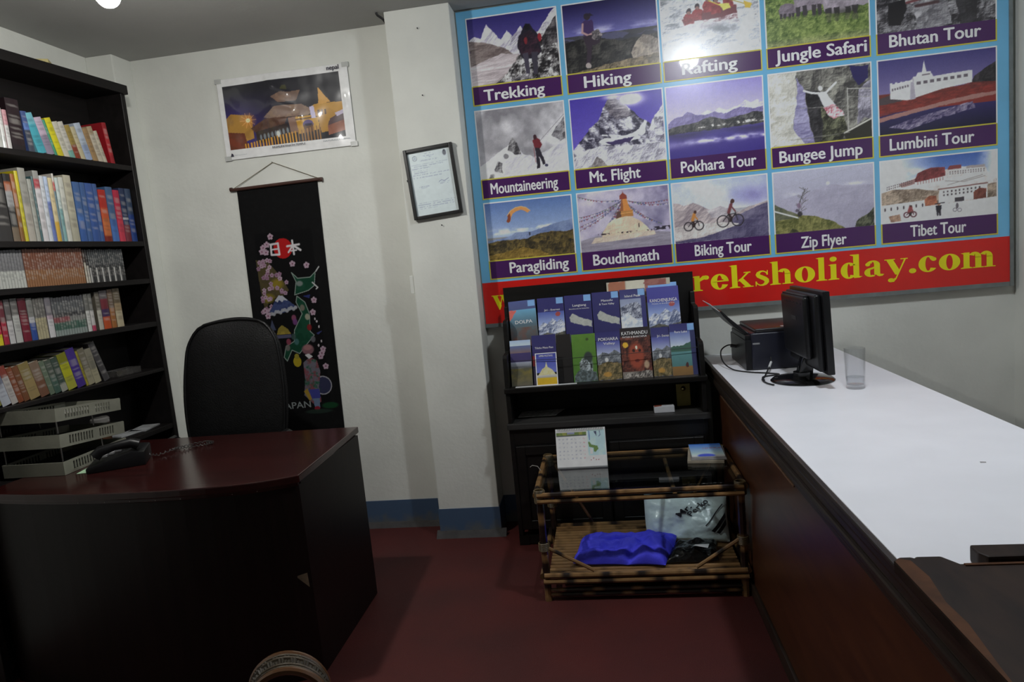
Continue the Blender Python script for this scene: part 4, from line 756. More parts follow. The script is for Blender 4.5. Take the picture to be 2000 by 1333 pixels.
for i, (uR, uL, h, cols, wd) in enumerate([(.604, .634, .172, [(0, (110, 106, 112)), (.45, (190, 170, 180)), (.55, (196, 194, 196))], 'white and pink book'), (.692, .720, .175, [(0, (120, 120, 116)), (.45, (176, 176, 180)), (.6, (40, 70, 140))], 'white and blue book'), (.722, .759, .178, [(0, (84, 20, 34)), (.4, (110, 22, 42))], 'thick dark red book'), (.761, .792, .180, [(0, (92, 90, 88)), (.4, (176, 176, 172))], 'light grey book'), (.794, .820, .178, [(0, (92, 88, 88)), (.5, (186, 184, 184))], 'greyish white book'), (.822, .846, .176, [(0, (100, 40, 50)), (.5, (156, 30, 54))], 'crimson book'), (.848, .875, .17, [(0, (120, 40, 50)), (.55, (176, 36, 60)), (.75, (206, 190, 40))], 'red and yellow book')]):
    book(uL-.0008, uL-uR-.0012, h, SH[3], cols, 0, .13, label='%s on the fourth bookcase shelf, %s from its left end' % (wd, ORD[6-i]), group='single books on the fourth shelf')
# fifth shelf, leaning
K = 12
shelf_row(4, 'fifth', [
    (.352, .390, .195, C(66, 64, 66), K+6, 'dark grey book leaning'), (.404, .442, .165, [(0, (130, 126, 110)), (.6, (156, 150, 124))], K, 'wide cream book leaning'), (.442, .478, .172, [(0, (110, 104, 88)), (.6, (150, 144, 120))], K, 'greyish cream book leaning'), (.478, .492, .165, C(150, 140, 50), K, 'thin olive yellow book leaning'),
    (.492, .540, .180, C(66, 46, 128), K, 'purple book leaning'), (.540, .590, .165, [(0, (120, 120, 30)), (.3, (170, 170, 36)), (.65, (160, 160, 60))], K, 'yellow-green book leaning'), (.590, .624, .155, [(0, (60, 74, 66)), (.8, (150, 150, 140))], K, 'dark green book leaning'), (.624, .657, .150, [(0, (74, 84, 74)), (.5, (66, 90, 80))], K, 'grey-green book leaning'), (.657, .683, .150, C(96, 110, 92), K, 'sage green book leaning'),
    (.683, .728, .152, [(0, (120, 100, 84)), (.5, (110, 76, 58))], K, 'brown and white book leaning'), (.728, .778, .155, [(0, (130, 114, 70)), (.5, (146, 126, 84))], K, 'tan book leaning'), (.778, .806, .150, C(112, 70, 44), K, 'rust brown book leaning'), (.806, .832, .150, C(124, 66, 40), K, 'reddish brown book leaning'), (.832, .862, .160, [(0, (130, 60, 50)), (.3, (176, 170, 166))], K, 'red and white book leaning'), (.862, .902, .168, [(0, (120, 124, 140)), (.5, (170, 174, 184))], K, 'bluish white book leaning'), (.902, .95, .165, [(0, (92, 104, 120)), (.5, (120, 118, 60))], K, 'olive and blue book leaning')], 'books on the fifth bookcase shelf')
# small things in the bookcase
e = empty('plastic_box', tuple(bc(.20, .09, SH[4])), 'small clear plastic box at the right end of the fifth bookcase shelf', 'box')
m = MB(); bbox(m, .13, .29, .05, .13, SH[4], SH[4]+.004); bbox(m, .13, .29, .05, .053, SH[4], SH[4]+.03); bbox(m, .13, .29, .127, .13, SH[4], SH[4]+.03); bbox(m, .13, .133, .05, .13, SH[4], SH[4]+.03); bbox(m, .287, .29, .05, .13, SH[4], SH[4]+.03)
m.build('tray', plain('smoky_plastic', (.10, .095, .09, 1), .12, .3, 40, trans=.4), e); bbox(MB(), .14, .24, .06, .11, SH[4]+.0042, SH[4]+.022).build('contents', M['paper_grey'], e)
jc = bc(.40, .085, SH[5])
e = empty('storage_jar', tuple(jc), 'brown jar with clear lid on the low bookcase shelf', 'jar')
MB().lathe([(.036, 0), (.04, .006), (.04, .10), (.038, .104)], tuple(jc), 24).build('body', plain('brown_tin', (.09, .04, .02, 1), .35, .3, 12), e, smooth=True)
MB().lathe([(.042, .104), (.042, .122), (.036, .128)], tuple(jc), 24).build('lid', plain('clear_lid', (.35, .34, .32, 1), .15, .1, 12, trans=.5), e, smooth=True)
for i, (u, d, rz, w_, h_, lab) in enumerate(((.13, .09, .2, .09, .14, 'loose white papers at the right end of the low bookcase shelf'), (.24, .10, -.15, .08, .12, 'loose white papers beside the jar on the low bookcase shelf'))):
    c = bc(u, d, SH[5]+.0005+.0*i); m = MB(); m.xf = Matrix.Translation(c) @ Matrix.Rotation(rz-TH, 4, 'Z')
    m.box(-w_/2, w_/2, -h_/2, h_/2, 0, .006); o = m.build('loose_papers', plain('dim_paper', (.34, .35, .36, 1), .6, .3, 18), None, loc=tuple(c), label=lab, cat='paper')
c = bc(.42, .04, 2.4622); m = MB(); m.xf = Matrix.Translation(c) @ Matrix.Rotation(.5, 4, 'Z'); m.box(-.03, .03, -.04, .04, 0, .012); m.box(-.02, .028, -.03, .03, .012, .02)
m.build('folded_paper', plain('yellowed_paper', (.42, .36, .16, 1), .7, .2, 18), None, loc=tuple(c), label='small yellowed folded paper on top of the bookcase', cat='paper')

# ------------------------------------------------------------------ desk
def desk():
    e = empty('office_desk', (-1.7, 2.45, 0), 'dark mahogany office desk with bowed front and clipped corner top', 'desk')
    curve = [(-1.099, 2.183), (-1.16, 2.153), (-1.228, 2.127), (-1.31, 2.109), (-1.398, 2.096), (-1.49, 2.088), (-1.582, 2.085), (-1.68, 2.086), (-1.781, 2.091), (-1.89, 2.098), (-1.996, 2.108), (-2.12, 2.124), (-2.237, 2.143), (-2.338, 2.163)]
    top = curve+[(-2.292, 2.845), (-1.122, 2.845)]
    MB().prism(top, .735, .762).build('desktop', M['desk'], e, bevel=.004)
    off = [(x-.004 if i else x-.012, y+.018) for i, (x, y) in enumerate(curve)]
    MB().prism([(x, y-.010) for x, y in off[:1]]+[(x, y-.010) for x, y in off[1:]]+[(x, y+.004) for x, y in reversed(off)], .722, .735).build('edge_moulding', M['desk'], e, bevel=.002)
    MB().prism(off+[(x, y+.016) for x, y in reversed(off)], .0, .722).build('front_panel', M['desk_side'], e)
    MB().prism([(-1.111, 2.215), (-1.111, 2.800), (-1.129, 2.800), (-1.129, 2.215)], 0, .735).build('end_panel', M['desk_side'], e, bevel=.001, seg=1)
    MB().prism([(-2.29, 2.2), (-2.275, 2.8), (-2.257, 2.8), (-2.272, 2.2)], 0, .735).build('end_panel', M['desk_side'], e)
    for i in (2, 3, 5, 6, 7, 8, 9):
        x, y = off[i]; MB().lathe([(.0022, 0), (.0018, .0012)], (x, y-.0105, .727), 8).build('stud', M['chrome'], e)
    MB().prism([(-1.158, .392), (-1.114, .405), (-1.112, .352), (-1.135, .372)], 2.1775, 2.1785, 'y').build('chipped_corner', plain('raw_chipped_wood', (.22, .17, .11, 1), .7, .3, 30), e)
desk()

# office chair behind the desk
def office_chair():
    cx, cy = -1.79, 3.06
    e = empty('office_chair', (cx, cy-.2, 0), 'black leather office chair with high rounded backrest behind the desk', 'chair')
    def back(front):
        def fn(u, v):
            a = (u-.5)*2; z = .58+.70*v; hw = .235+.035*math.sin(math.pi*min(v*1.1, 1))
            if v > .78:
                t = (v-.78)/.22; hw *= math.sqrt(max(1-(t**2.6)*.62, .02))
            zz = z-.018*a*a*v
            y = .035*a*a*-1
            bul = .052*(1-abs(a)**3.2)*(1-(2*abs(v-.5))**5)
            return (cx+a*hw+(.5-v)*-.03, cy+y+(-bul if front else bul*.6)+.06*(v-.4), zz)
        return fn
    m = MB(); n = 26
    m.quadgrid(back(True), n, n); m.quadgrid(back(False), n, n)
    bord = [i for i in range(n+1)]+[(j*(n+1)+n) for j in range(1, n+1)]+[(n*(n+1)+i) for i in range(n-1, -1, -1)]+[j*(n+1) for j in range(n-1, 0, -1)]
    o2 = (n+1)*(n+1)
    m.f += [(bord[i], bord[(i+1) % len(bord)], bord[(i+1) % len(bord)]+o2, bord[i]+o2) for i in range(len(bord))]
    m.build('backrest', M['leather'], e, smooth=True)
    f = back(True); g = back(False)
    pts = [f(.03+.0*i, i/30) for i in range(6, 30)]+[f(i/40, .985) for i in range(3, 38)]+[f(.97, i/30) for i in range(29, 5, -1)]
    MB().tube([(p[0], p[1]-.004, p[2]) for p in pts], .006, 6).build('piping', M['leather'], e, smooth=True)
    MB().box(cx-.26, cx+.26, cy-.52, cy-.06, .42, .52).build('seat', M['leather'], e, bevel=.035, seg=4, smooth=True)
    for s in (-1, 1):
        x = cx+s*.285
        MB().tube([(x, cy-.10, .46), (x+s*.012, cy-.06, .60), (x, cy-.06, .70), (x, cy-.12, .735), (x, cy-.36, .725), (x, cy-.40, .66), (x, cy-.36, .46)], .018, 8).build('armrest', M['blackplastic'], e, smooth=True)
    MB().box(cx-.05, cx+.05, cy-.03, cy+.05, .40, .66).build('back_bracket', M['blackplastic'], e, bevel=.008)
    MB().lathe([(.03, .08), (.03, .30), (.02, .30), (.02, .43)], (cx, cy-.28, 0), 16).build('gas_post', M['blackplastic'], e, smooth=True)
    for k in range(5):
        a = k*2*math.pi/5+.3; px, py = cx+.27*math.cos(a), cy-.28+.27*math.sin(a)
        lg = MB().tube([(cx, cy-.28, .11), (px, py, .075)], [.026, .016], 8).build('leg', M['blackplastic'], e, smooth=True)
        m = MB(); m.tube([(px-.012*math.sin(a), py+.012*math.cos(a), .028), (px+.012*math.sin(a), py-.012*math.cos(a), .028)], .028, 12); m.build('castor', M['blackplastic'], lg, smooth=True)
office_chair()

# three-tier letter tray
def trays():
    x1, y0, z0 = -2.135, 2.335, .763; wd, dp = .27, .36
    e = empty('letter_tray', (x1-wd/2, y0+dp/2, z0), 'grey three-tier slotted plastic letter tray on the desk', 'letter tray')
    def tier(z, tilt):
        T = Matrix.Translation((x1, y0, z)) @ Matrix.Rotation(tilt, 4, 'X')
        m = MB(); m.xf = T
        m.box(-wd, 0, 0, .004, 0, .052)                       # front fascia
        m.box(-wd, 0, .004, dp, 0, .003); m.box(-wd, 0, dp-.003, dp, .003, .05)
        for xs in (-.004, -wd):                               # slotted side walls
            m.box(xs, xs+.004, .004, dp-.003, .003, .010); m.box(xs, xs+.004, .004, dp-.003, .043, .052)
            y = .004
            for blk, n in ((.045, 0), (None, 9), (.03, 0), (None, 6), (.05, 0)):
                if blk: m.box(xs, xs+.004, y, y+blk, .010, .043); y += blk
                else:
                    for i in range(n): m.box(xs, xs+.004, y+.0088, y+.0148, .010, .043); y += .0148
            m.box(xs, xs+.004, y, dp-.003, .010, .043)
        m.build('tray', M['beige'], e)
    tier(z0, 0.0); tier(z0+.110, -.10); tier(z0+.214, -.10)
    for (x, y, a, b_) in ((x1-.010, y0+.012, .05, .118), (x1-.010, y0+.23, .05, .1), (x1-.010, y0+.012, .165, .228), (x1-.010, y0+.20, .15, .21), (x1-wd+.01, y0+.012, .05, .118), (x1-wd+.01, y0+.23, .05, .1), (x1-wd+.01, y0+.012, .165, .228), (x1-wd+.01, y0+.2, .15, .21)):
        MB().tube([(x, y, z0+a), (x, y, z0+b_)], .003, 6).build('riser_rod', M['chrome'], e)
trays()
for lab, z, col, k in (('flat white documents in the top letter tray', .9815, (.3, .3, .27, 1), -.1), ('dark documents in the middle letter tray', .8775, (.06, .055, .05, 1), -.1), ('dark documents in the lowest letter tray', .7665, (.04, .04, .04, 1), 0)):
    m = MB(); m.xf = Matrix.Translation((-2.135, 2.335, z)) @ Matrix.Rotation(k, 4, 'X'); m.box(-.25, -.012, .02, .33, .0, .02 if k else .018)
    m.build('documents', plain('documents', col, .6, .3, 25), None, loc=(-2.26, 2.5, z), label=lab, cat='documents')
m = MB(); m.xf = Matrix.Translation((-2.10, 2.395, .7625)) @ Matrix.Rotation(.2, 4, 'Z'); m.box(-.005, .062, -.05, .05, 0, .0012); m.build('paper_slip', plain('pale_green_paper', lin((140, 170, 140), 1.6), .6, .2, 30), None, loc=(-2.10, 2.395, .7625), label='pale green paper slip beside the telephone on the desk', cat='paper')

# telephone
def phone():
    e = empty('telephone', (-1.98, 2.46, .7622), 'black desk telephone with coiled cord on the desk', 'telephone')
    T = Matrix.Translation((-1.985, 2.45, .7622)) @ Matrix.Rotation(math.radians(28), 4, 'Z')
    m = MB(); m.xf = T
    m.prism([(-.105, 0), (.105, 0), (.105, .055), (.06, .062), (-.105, .022)], -.085, .085, 'y'); m.build('base', M['blackplastic'], e, bevel=.006, smooth=True)
    m = MB(); m.xf = T; m.tube([(-.07, -.055, .060), (-.05, -.055, .078), (0, -.055, .088), (.06, -.055, .092), (.085, -.055, .080)], [.022, .021, .016, .02, .022], 10); m.build('handset', M['blackplastic'], e, smooth=True)
    for i in range(12):
        r, c_ = divmod(i, 3); m = MB(); m.xf = T; x = -.06+.026*r; m.box(x, x+.018, .0+c_*.024, .017+c_*.024, .040+.017*r/2.4, .047+.017*r/2.4); m.build('key', M['paper_grey'], e)
    pts = []
    base = [(-1.905, 2.50, .785), (-1.87, 2.53, .772), (-1.835, 2.60, .778), (-1.80, 2.63, .772), (-1.74, 2.655, .772), (-1.72, 2.685, .772), (-1.76, 2.70, .772), (-1.82, 2.66, .772), (-1.86, 2.60, .770)]
    P_ = [Vector(b) for b in base]
    for i in range(len(P_)-1):
        for k in range(16):
            t = k/16; p = P_[i].lerp(P_[i+1], t); a = (i*16+k)*1.5; pts.append((p.x+.004*math.cos(a), p.y, p.z+.0045*math.sin(a)))
    MB().tube(pts, .0022, 5).build('coiled_cord', plain('grey_cord', (.05, .047, .045, 1), .4, .2, 40), e, smooth=True)
phone()

# ------------------------------------------------------------------ magazine rack
def rack():
    x0, x1 = -.512, .446
    e = empty('magazine_rack', ((x0+x1)/2, 3.38, 0), 'black wooden magazine rack cabinet with stepped display tiers below the travel board', 'rack')
    side = [(3.25, .05), (3.25, .80), (3.262, .955), (3.28, .967), (3.365, .972), (3.375, 1.115), (3.39, 1.127), (3.47, 1.132), (3.475, 1.19), (3.52, 1.19), (3.52, .05)]
    for a, b in ((x0, x0+.022), (x1-.022, x1)): MB().prism(side, a, b, 'x').build('side_panel', M['rack'], e, bevel=.003)
    MB().box(x0, x1, 3.503, 3.52, .05, 1.287).build('back_panel', M['rack'], e)
    a, b = x0+.022, x1-.022
    MB().box(x0-.006, x1+.012, 3.235, 3.503, .600, .630).build('cabinet_top', M['rack_grey'], e, bevel=.004)
    MB().box(x0-.004, x1+.008, 3.238, 3.40, .782, .807).build('lower_ledge', M['rack'], e, bevel=.004)
    MB().box(a, b, 3.385, 3.40, .807, .99).build('tier_riser', M['rack'], e)
    MB().box(a, b, 3.36, 3.503, .965, .985).build('upper_ledge', M['rack'], e, bevel=.003)
    MB().box(a, b, 3.25, 3.265, .52, .60).build('top_rail', M['rack'], e)
    for s, (p, q) in enumerate(((a, (a+b)/2-.002), ((a+b)/2+.002, b))):
        d = MB().box(p, q, 3.252, 3.268, .08, .517).build('door', M['rack'], e, bevel=.002, seg=1)
        for (u0, u1, z0, z1) in ((p+.005, p+.05, .085, .512), (q-.05, q-.005, .085, .512), (p+.05, q-.05, .085, .13), (p+.05, q-.05, .467, .512)):
            MB().box(u0, u1, 3.244, 3.252, z0, z1).build('door_frame_bar', M['rack'], d, bevel=.002, seg=1)
        MB().lathe([(.004, 0), (.009, .006), (.004, .012)], ((q-.025) if s == 0 else (p+.025), 3.238, .31), 10).build('knob', M['rack'], d, smooth=True)
    for x in (x0, x1-.05):
        MB().box(x, x+.05, 3.25, 3.30, 0, .05).build('foot', M['rack'], e); MB().box(x, x+.05, 3.47, 3.52, 0, .05).build('foot', M['rack'], e)
    MB().box(x0+.05, x1-.05, 3.255, 3.27, .005, .05).build('plinth', M['rack'], e)
    MB().tube([(a, 3.292, .935), (-.2, 3.282, .930), (.1, 3.283, .932), (b, 3.292, .937)], .0014, 5).build('elastic_cord', M['wire'], e)
rack()
A = math.radians(15)
UY = Vector((0, math.sin(A), math.cos(A))); NM = Vector((0, -math.cos(A), math.sin(A)))
WP = M['white_print']
def cover(base, top, kind, seed=1):
    p = Pic(60, 96, (0, 0, 0), 1, .02); p.seed = seed*50; p.grad(0, 1, base, top)
    if kind == 'mount': p.grad(.3, .6, (70, 84, 150), (150, 166, 200)); p.relief([(0, .62), (.2, .52), (.35, .56), (.55, .44), (.7, .52), (.85, .47), (1, .56), (1, .8), (0, .8)], (70, 80, 112), (214, 218, 228), 7, 1.2, shear=4); p.relief([(0, .8), (.3, .74), (.6, .78), (1, .72), (1, 1), (0, 1)], (40, 44, 48), (104, 100, 84), 9, 1.1); p.grad(0, .3, base, base); p.ell(.76, .36, .09, .05, (150, 60, 50), .9)
    if kind == 'map': p.poly([(.16, .46), (.28, .38), (.5, .46), (.96, .56), (.96, .68), (.6, .64), (.2, .56)], (160, 162, 156), 1, .3, (130, 134, 128))
    if kind == 'snow': p.grad(.2, .9, (126, 134, 160), (190, 196, 206)); p.relief([(0, .36), (.3, .3), (.6, .26), (.82, .34), (.82, .6), (0, .6)], (56, 60, 78), (190, 194, 204), 9, 1.3); p.relief([(0, .56), (.3, .5), (.6, .62), (.82, .66), (.82, .82), (0, .82)], (160, 168, 180), (222, 226, 232), 6, 1); p.grad(.8, 1, (14, 100, 60), (14, 96, 56)); p.mix((p.x > .82)*1.0*(p.y < .8), (40, 40, 96))
    if kind == 'dolpa': p.grad(.2, .6, (96, 150, 180), (70, 84, 92)); p.poly([(0, .2), (.3, .2), (0, .44)], (190, 92, 84)); p.grad(.55, 1, (80, 96, 104), (60, 48, 46)); p.mix((p.y > .58)*np.clip(p.fbm(6)*2-.6, 0, 1), (96, 66, 58))
    if kind == 'face': p.relief(np.ones((p.h, p.w)), (44, 22, 20), (120, 66, 52), 9, 1.2, bias=.4); p.ell(.5, .56, .3, .3, (134, 62, 44), 1, .5); p.ell(.42, .46, .05, .03, (40, 24, 22)); p.ell(.62, .46, .05, .03, (40, 24, 22)); p.ell(.52, .4, .03, .04, (220, 210, 180)); p.ell(.52, .66, .08, .03, (90, 34, 30)); p.grad(.86, 1, (120, 112, 104), (90, 84, 78)); p.ell(.16, .34, .09, .05, (196, 156, 50)); p.ell(.82, .74, .1, .09, (176, 156, 128), .8, .6); p.relief([(.1, .9), (.9, .84), (1, 1), (0, 1)], (50, 46, 44), (170, 164, 156), 12, 1.3); p.mix((p.y < .18)*1.0, (32, 24, 26))
    if kind == 'green': p.mix(p.fbm(5)*1.6-.5, (70, 110, 40)); p.ell(.58, .66, .3, .22, (96, 106, 104), 1, .5); p.ell(.66, .5, .2, .14, (44, 50, 50), 1, .5); p.relief([(.28, .6), (.4, .52), (.6, .54), (.8, .66), (.84, .82), (.3, .84)], (30, 34, 34), (170, 180, 184), 9, 1.3); p.poly([(.05, .86), (.3, .74), (.95, .8), (1, 1), (.05, 1)], (60, 68, 68), 1, .5, (120, 134, 140)); p.ell(.66, .12, .06, .03, (56, 70, 30))
    if kind == 'lake': p.grad(.16, .45, (90, 104, 160), (186, 196, 206)); p.ridge(.44, .12, (56, 88, 74), seed*3, 2, .56, slope=-.1); p.grad(.54, .82, (84, 128, 130), (70, 110, 110)); p.grad(.82, 1, (128, 96, 54), (110, 84, 50)); p.mix((p.x > .8)*1.0, (42, 46, 84)); p.ell(.6, .8, .06, .05, (70, 40, 40))
    if kind == 'valley': p.grad(.2, .5, (70, 74, 140), (170, 178, 196)); p.relief([(0, .5), (.25, .42), (.5, .46), (.75, .38), (1, .46), (1, .7), (0, .7)], (64, 68, 74), (134, 138, 142), 8, 1.1); p.relief([(0, .68), (.4, .62), (1, .66), (1, 1), (0, 1)], (60, 56, 36), (134, 116, 80), 10, 1.2); p.ell(.4, .58, .09, .05, (196, 196, 196), .9, .4); p.ell(.4, .88, .2, .06, (176, 130, 60), .8, .5)
    if kind == 'leaflets': p.grad(0, .12, (150, 170, 200), (176, 190, 206)); p.grad(.12, .28, (80, 96, 140), (110, 90, 90)); p.grad(.28, .48, (56, 48, 92), (54, 46, 88)); p.grad(.48, .62, (140, 146, 160), (90, 92, 92)); p.grad(.62, 1, (112, 100, 44), (84, 80, 70)); p.mix((p.y > .6)*np.clip(p.fbm(3, 14)*2.4-.8, 0, 1), (70, 70, 58))
    if kind == 'redblue': p.grad(0, .42, (40, 38, 88), (46, 42, 92)); p.grad(.42, .62, (112, 36, 44), (120, 40, 46)); p.grad(.62, 1, (54, 50, 80), (70, 66, 84))
    if kind == 'stupa': p.grad(0, .6, (54, 60, 140), (96, 106, 176)); p.poly([(.1, .68), (.3, .5), (.45, .44), (.5, .26), (.55, .44), (.72, .5), (.92, .68)], (190, 186, 150), 1, .3, (176, 160, 70)); p.grad(.68, .76, (180, 178, 176), (150, 148, 140)); p.grad(.76, 1, (186, 156, 40), (176, 140, 30)); p.mix(((p.x < .05) | (p.x > .95) | (p.y > .97) | (p.y < .03))*1.0, (206, 206, 200))
    if kind == 'sheet': p.grad(0, 1, (170, 166, 150), (176, 172, 156)); p.poly([(.04, 0), (.3, 0), (.3, .6), (.04, .6)], (150, 84, 60), .8); p.poly([(.32, 0), (.6, 0), (.6, .3), (.32, .3)], (190, 186, 170)); p.poly([(.6, .0), (.94, 0), (.94, .4), (.6, .4)], (128, 70, 66), .9, .5, (160, 120, 110)); p.poly([(.04, .4), (.18, .4), (.18, 1), (.04, 1)], (20, 100, 56)); p.mix((np.sin(p.x*90) > 0)*(p.y > .45)*(p.x > .2)*(p.x < .62)*1.0, (176, 176, 90))
    if kind == 'darkbook': p.grad(0, 1, (26, 22, 20), (20, 18, 18))
    return p.a
def booklet(name, xa, xb, yb, z, h, img, label, titles=(), tab=None, thick=.006, tilt=0, k=1.6, lean=None):
    org = Vector((xa, yb, z)); wd = xb-xa; UX = Vector((math.cos(tilt), 0, math.sin(tilt)))
    U0 = UY if lean is None else Vector((0, math.sin(lean), math.cos(lean)))
    uy = (U0 - UX*UX.dot(U0)).normalized(); nm = UX.cross(uy)
    if nm.y > 0: nm = -nm
    m = MB(); m.add([org+UX*a*wd+uy*b*h-nm*c for c in (.0006, thick) for b in (0, 1) for a in (0, 1)], [(0, 2, 3, 1), (4, 5, 7, 6), (0, 1, 5, 4), (2, 6, 7, 3), (0, 4, 6, 2), (1, 3, 7, 5)])
    o = m.build(name, M['paper'], None, loc=tuple(org), label=label, cat='booklet')
    sheet('cover', img, tuple(org), tuple(UX*wd), tuple(uy*h), M['print_matte'], o, k=k)
    for s, fx, fy, fw, fh in titles:
        text('title', s, tuple(org+UX*wd*fx+uy*h*fy), tuple(UX), tuple(uy), wd*fw, WP, o, height=h*fh, bold=.01, nrm=tuple(nm), off=.0012)
    if tab:
        m = MB(); m.add([org+UX*wd*a+uy*h*b_+nm*.001 for a, b_ in ((.72, .86), (.98, .86), (.98, .99), (.72, .99))], [(0, 1, 2, 3)]); m.build('corner_tab', M['tab'], o)
    return o
M['tab'] = plain('pale_blue_tab', lin((110, 150, 206), 1.7), .5, .08, 20)
NV = (40, 38, 92)
Y2, Z2, Y1, Z1 = 3.408, .9856, 3.292, .8076
booklet('folded_sheet', .018, .332, 3.455, Z2, .285, cover((0, 0, 0), (0, 0, 0), 'sheet', 3), 'wide cream printed sheet standing behind the upper row of maps', thick=.004, lean=.12)
booklet('map_booklet', -.480, -.342, Y2, Z2, .237, cover((70, 80, 130), (60, 60, 70), 'dolpa', 2), 'trekking map with red corner titled DOLPA, leftmost of upper row', [('DOLPA', .2, .50, .64, .075)], True, tilt=.03)
booklet('map_booklet', -.338, -.204, Y2, Z2, .242, cover(NV, (96, 116, 160), 'mount', 4), 'trekking map with mountain photo titled Jiri - Everest in upper row', [('Jiri - Everest', .25, .72, .6, .04)], True)
booklet('map_booklet', -.200, -.064, Y2, Z2, .244, cover(NV, (36, 34, 80), 'map', 5), 'plain navy map with pale country outline titled Langtang', [('Langtang', .3, .76, .5, .05), ('Gosaikunda & Helambu', .16, .70, .74, .022)], True)
booklet('map_booklet', -.060, .074, Y2, Z2, .248, cover(NV, (36, 34, 80), 'map', 6), 'plain navy map with pale country outline titled Manaslu and Tsum Valley', [('Manaslu', .34, .80, .42, .045), ('& Tsum Valley', .26, .73, .56, .04)], True)
booklet('map_booklet', .078, .204, Y2, Z2, .250, cover(NV, (96, 116, 160), 'snow', 7), 'navy map with snow photo and green band titled Island Peak', [('Island Peak', .2, .84, .62, .05)], True)
booklet('map_booklet', .212, .366, Y2-.012, Z2, .250, cover((52, 50, 128), (96, 116, 170), 'mount', 8), 'wide blue map with red corner titled KANCHENJUNGA', [('KANCHENJUNGA', .08, .70, .86, .065), ('Makalu & Sherpani Col', .14, .655, .7, .02)])
booklet('map_booklet', .222, .362, Y2+.010, Z2, .268, cover((110, 150, 206), (90, 110, 170), 'plain', 9), 'light blue map peeking out behind the wide blue map')
booklet('leaflet', -.482, -.378, Y1, Z1, .228, cover((0, 0, 0), (0, 0, 0), 'leaflets', 10), 'narrow leaflet with terraced field photo, leftmost of lower row', thick=.012)
booklet('map_booklet', -.372, -.252, Y1+.008, Z1, .245, cover(NV, NV, 'redblue', 11), 'navy and red map titled Tilicho Mesokanto Pass in lower row', [('Tilicho Meso Pass', .12, .72, .76, .04)])
booklet('postcard', -.356, -.250, Y1-.028, Z1, .160, cover((0, 0, 0), (0, 0, 0), 'stupa', 12), 'small yellow-edged postcard of a stupa in lower row', [('UPPER MUSTANG', .18, .88, .64, .06)], thick=.003)
booklet('dark_book', -.249, -.178, Y1+.006, Z1, .240, cover((0, 0, 0), (0, 0, 0), 'darkbook', 13), 'plain black book between the postcard and the green book', thick=.02)
booklet('picture_book', -.174, -.058, Y1, Z1, .235, cover((84, 120, 44), (60, 96, 40), 'green', 14), 'green picture book with grey animal on its cover', thick=.014)
booklet('map_booklet', -.054, .060, Y1, Z1, .236, cover(NV, (110, 120, 150), 'valley', 15), 'navy map with valley photo titled POKHARA', [('POKHARA', .1, .82, .84, .065), ('Valley', .3, .735, .5, .05)])
booklet('map_booklet', .064, .206, Y1, Z1, .248, cover((90, 44, 34), (80, 40, 32), 'face', 16), 'brown map with painted red face titled KATHMANDU', [('KATHMANDU', .05, .86, .88, .07), ('PATAN & BHAKTAPUR', .08, .80, .82, .035)], thick=.008)
booklet('map_booklet', .212, .306, Y1+.006, Z1, .238, cover(NV, (110, 120, 150), 'valley', 17), 'navy map with stupa photo titled Jiri - Everest in lower row', [('Jiri - Everest', .3, .80, .62, .05)])
booklet('map_booklet', .300, .418, Y1-.006, Z1, .250, cover(NV, (90, 110, 160), 'lake', 18), 'navy map with green lake photo, rightmost of lower row', [('Rara Lake', .2, .82, .5, .045)], True)
m = MB(); m.xf = Matrix.Translation((-.33, 3.262, .8075)); m.box(-.13, .17, -.012, .012, 0, .0015); m.build('flat_leaflet', M['paper'], None, loc=(-.33, 3.262, .8075), label='white leaflet lying flat on the lower rack ledge', cat='paper')
# things on the cabinet top of the rack
e = empty('brass_plate', (.352, 3.40, .6305), 'brass plate with round stud standing on the rack shelf', 'plate')
MB().box(.320, .387, 3.400, 3.406, .6305, .742).build('plate', M['brass'], e, bevel=.002)
m = MB(); m.xf = Matrix.Translation((.354, 3.400, .719)) @ Matrix.Rotation(math.pi/2, 4, 'X'); m.lathe([(.013, 0), (.012, .004), (.007, .009), (.001, .011)], (0, 0, 0), 16); m.build('stud', plain('bright_brass', (.6, .48, .2, 1), .2, .1, 20, metal=1), e, smooth=True)
MB().box(.334, .374, 3.406, 3.44, .6305, .640).build('foot', M['brass'], e)
e = empty('card_box', (.247, 3.32, .6305), 'small white and red card box on the rack shelf', 'box')
MB().box(.200, .296, 3.288, 3.335, .6305, .660).build('carton', plain('white_card', (.62, .63, .66, 1), .5, .04, 20), e, bevel=.0015)
MB().prism([(.201, 3.289), (.236, 3.300), (.240, 3.334), (.201, 3.334)], .660, .6606).build('red_print', plain('red_card_print', (.30, .08, .05, 1), .5, .2, 30), e)
m = MB(); m.prism([(-.478, 3.372), (-.286, 3.367), (-.246, 3.495), (-.470, 3.495)], .6305, .632); m.build('printed_sheet', plain('mottled_sheet', (.62, .62, .63, 1), .5, .5, 40), None, loc=(-.37, 3.43, .6305), label='grey printed sheet lying on the left of the rack shelf', cat='paper')

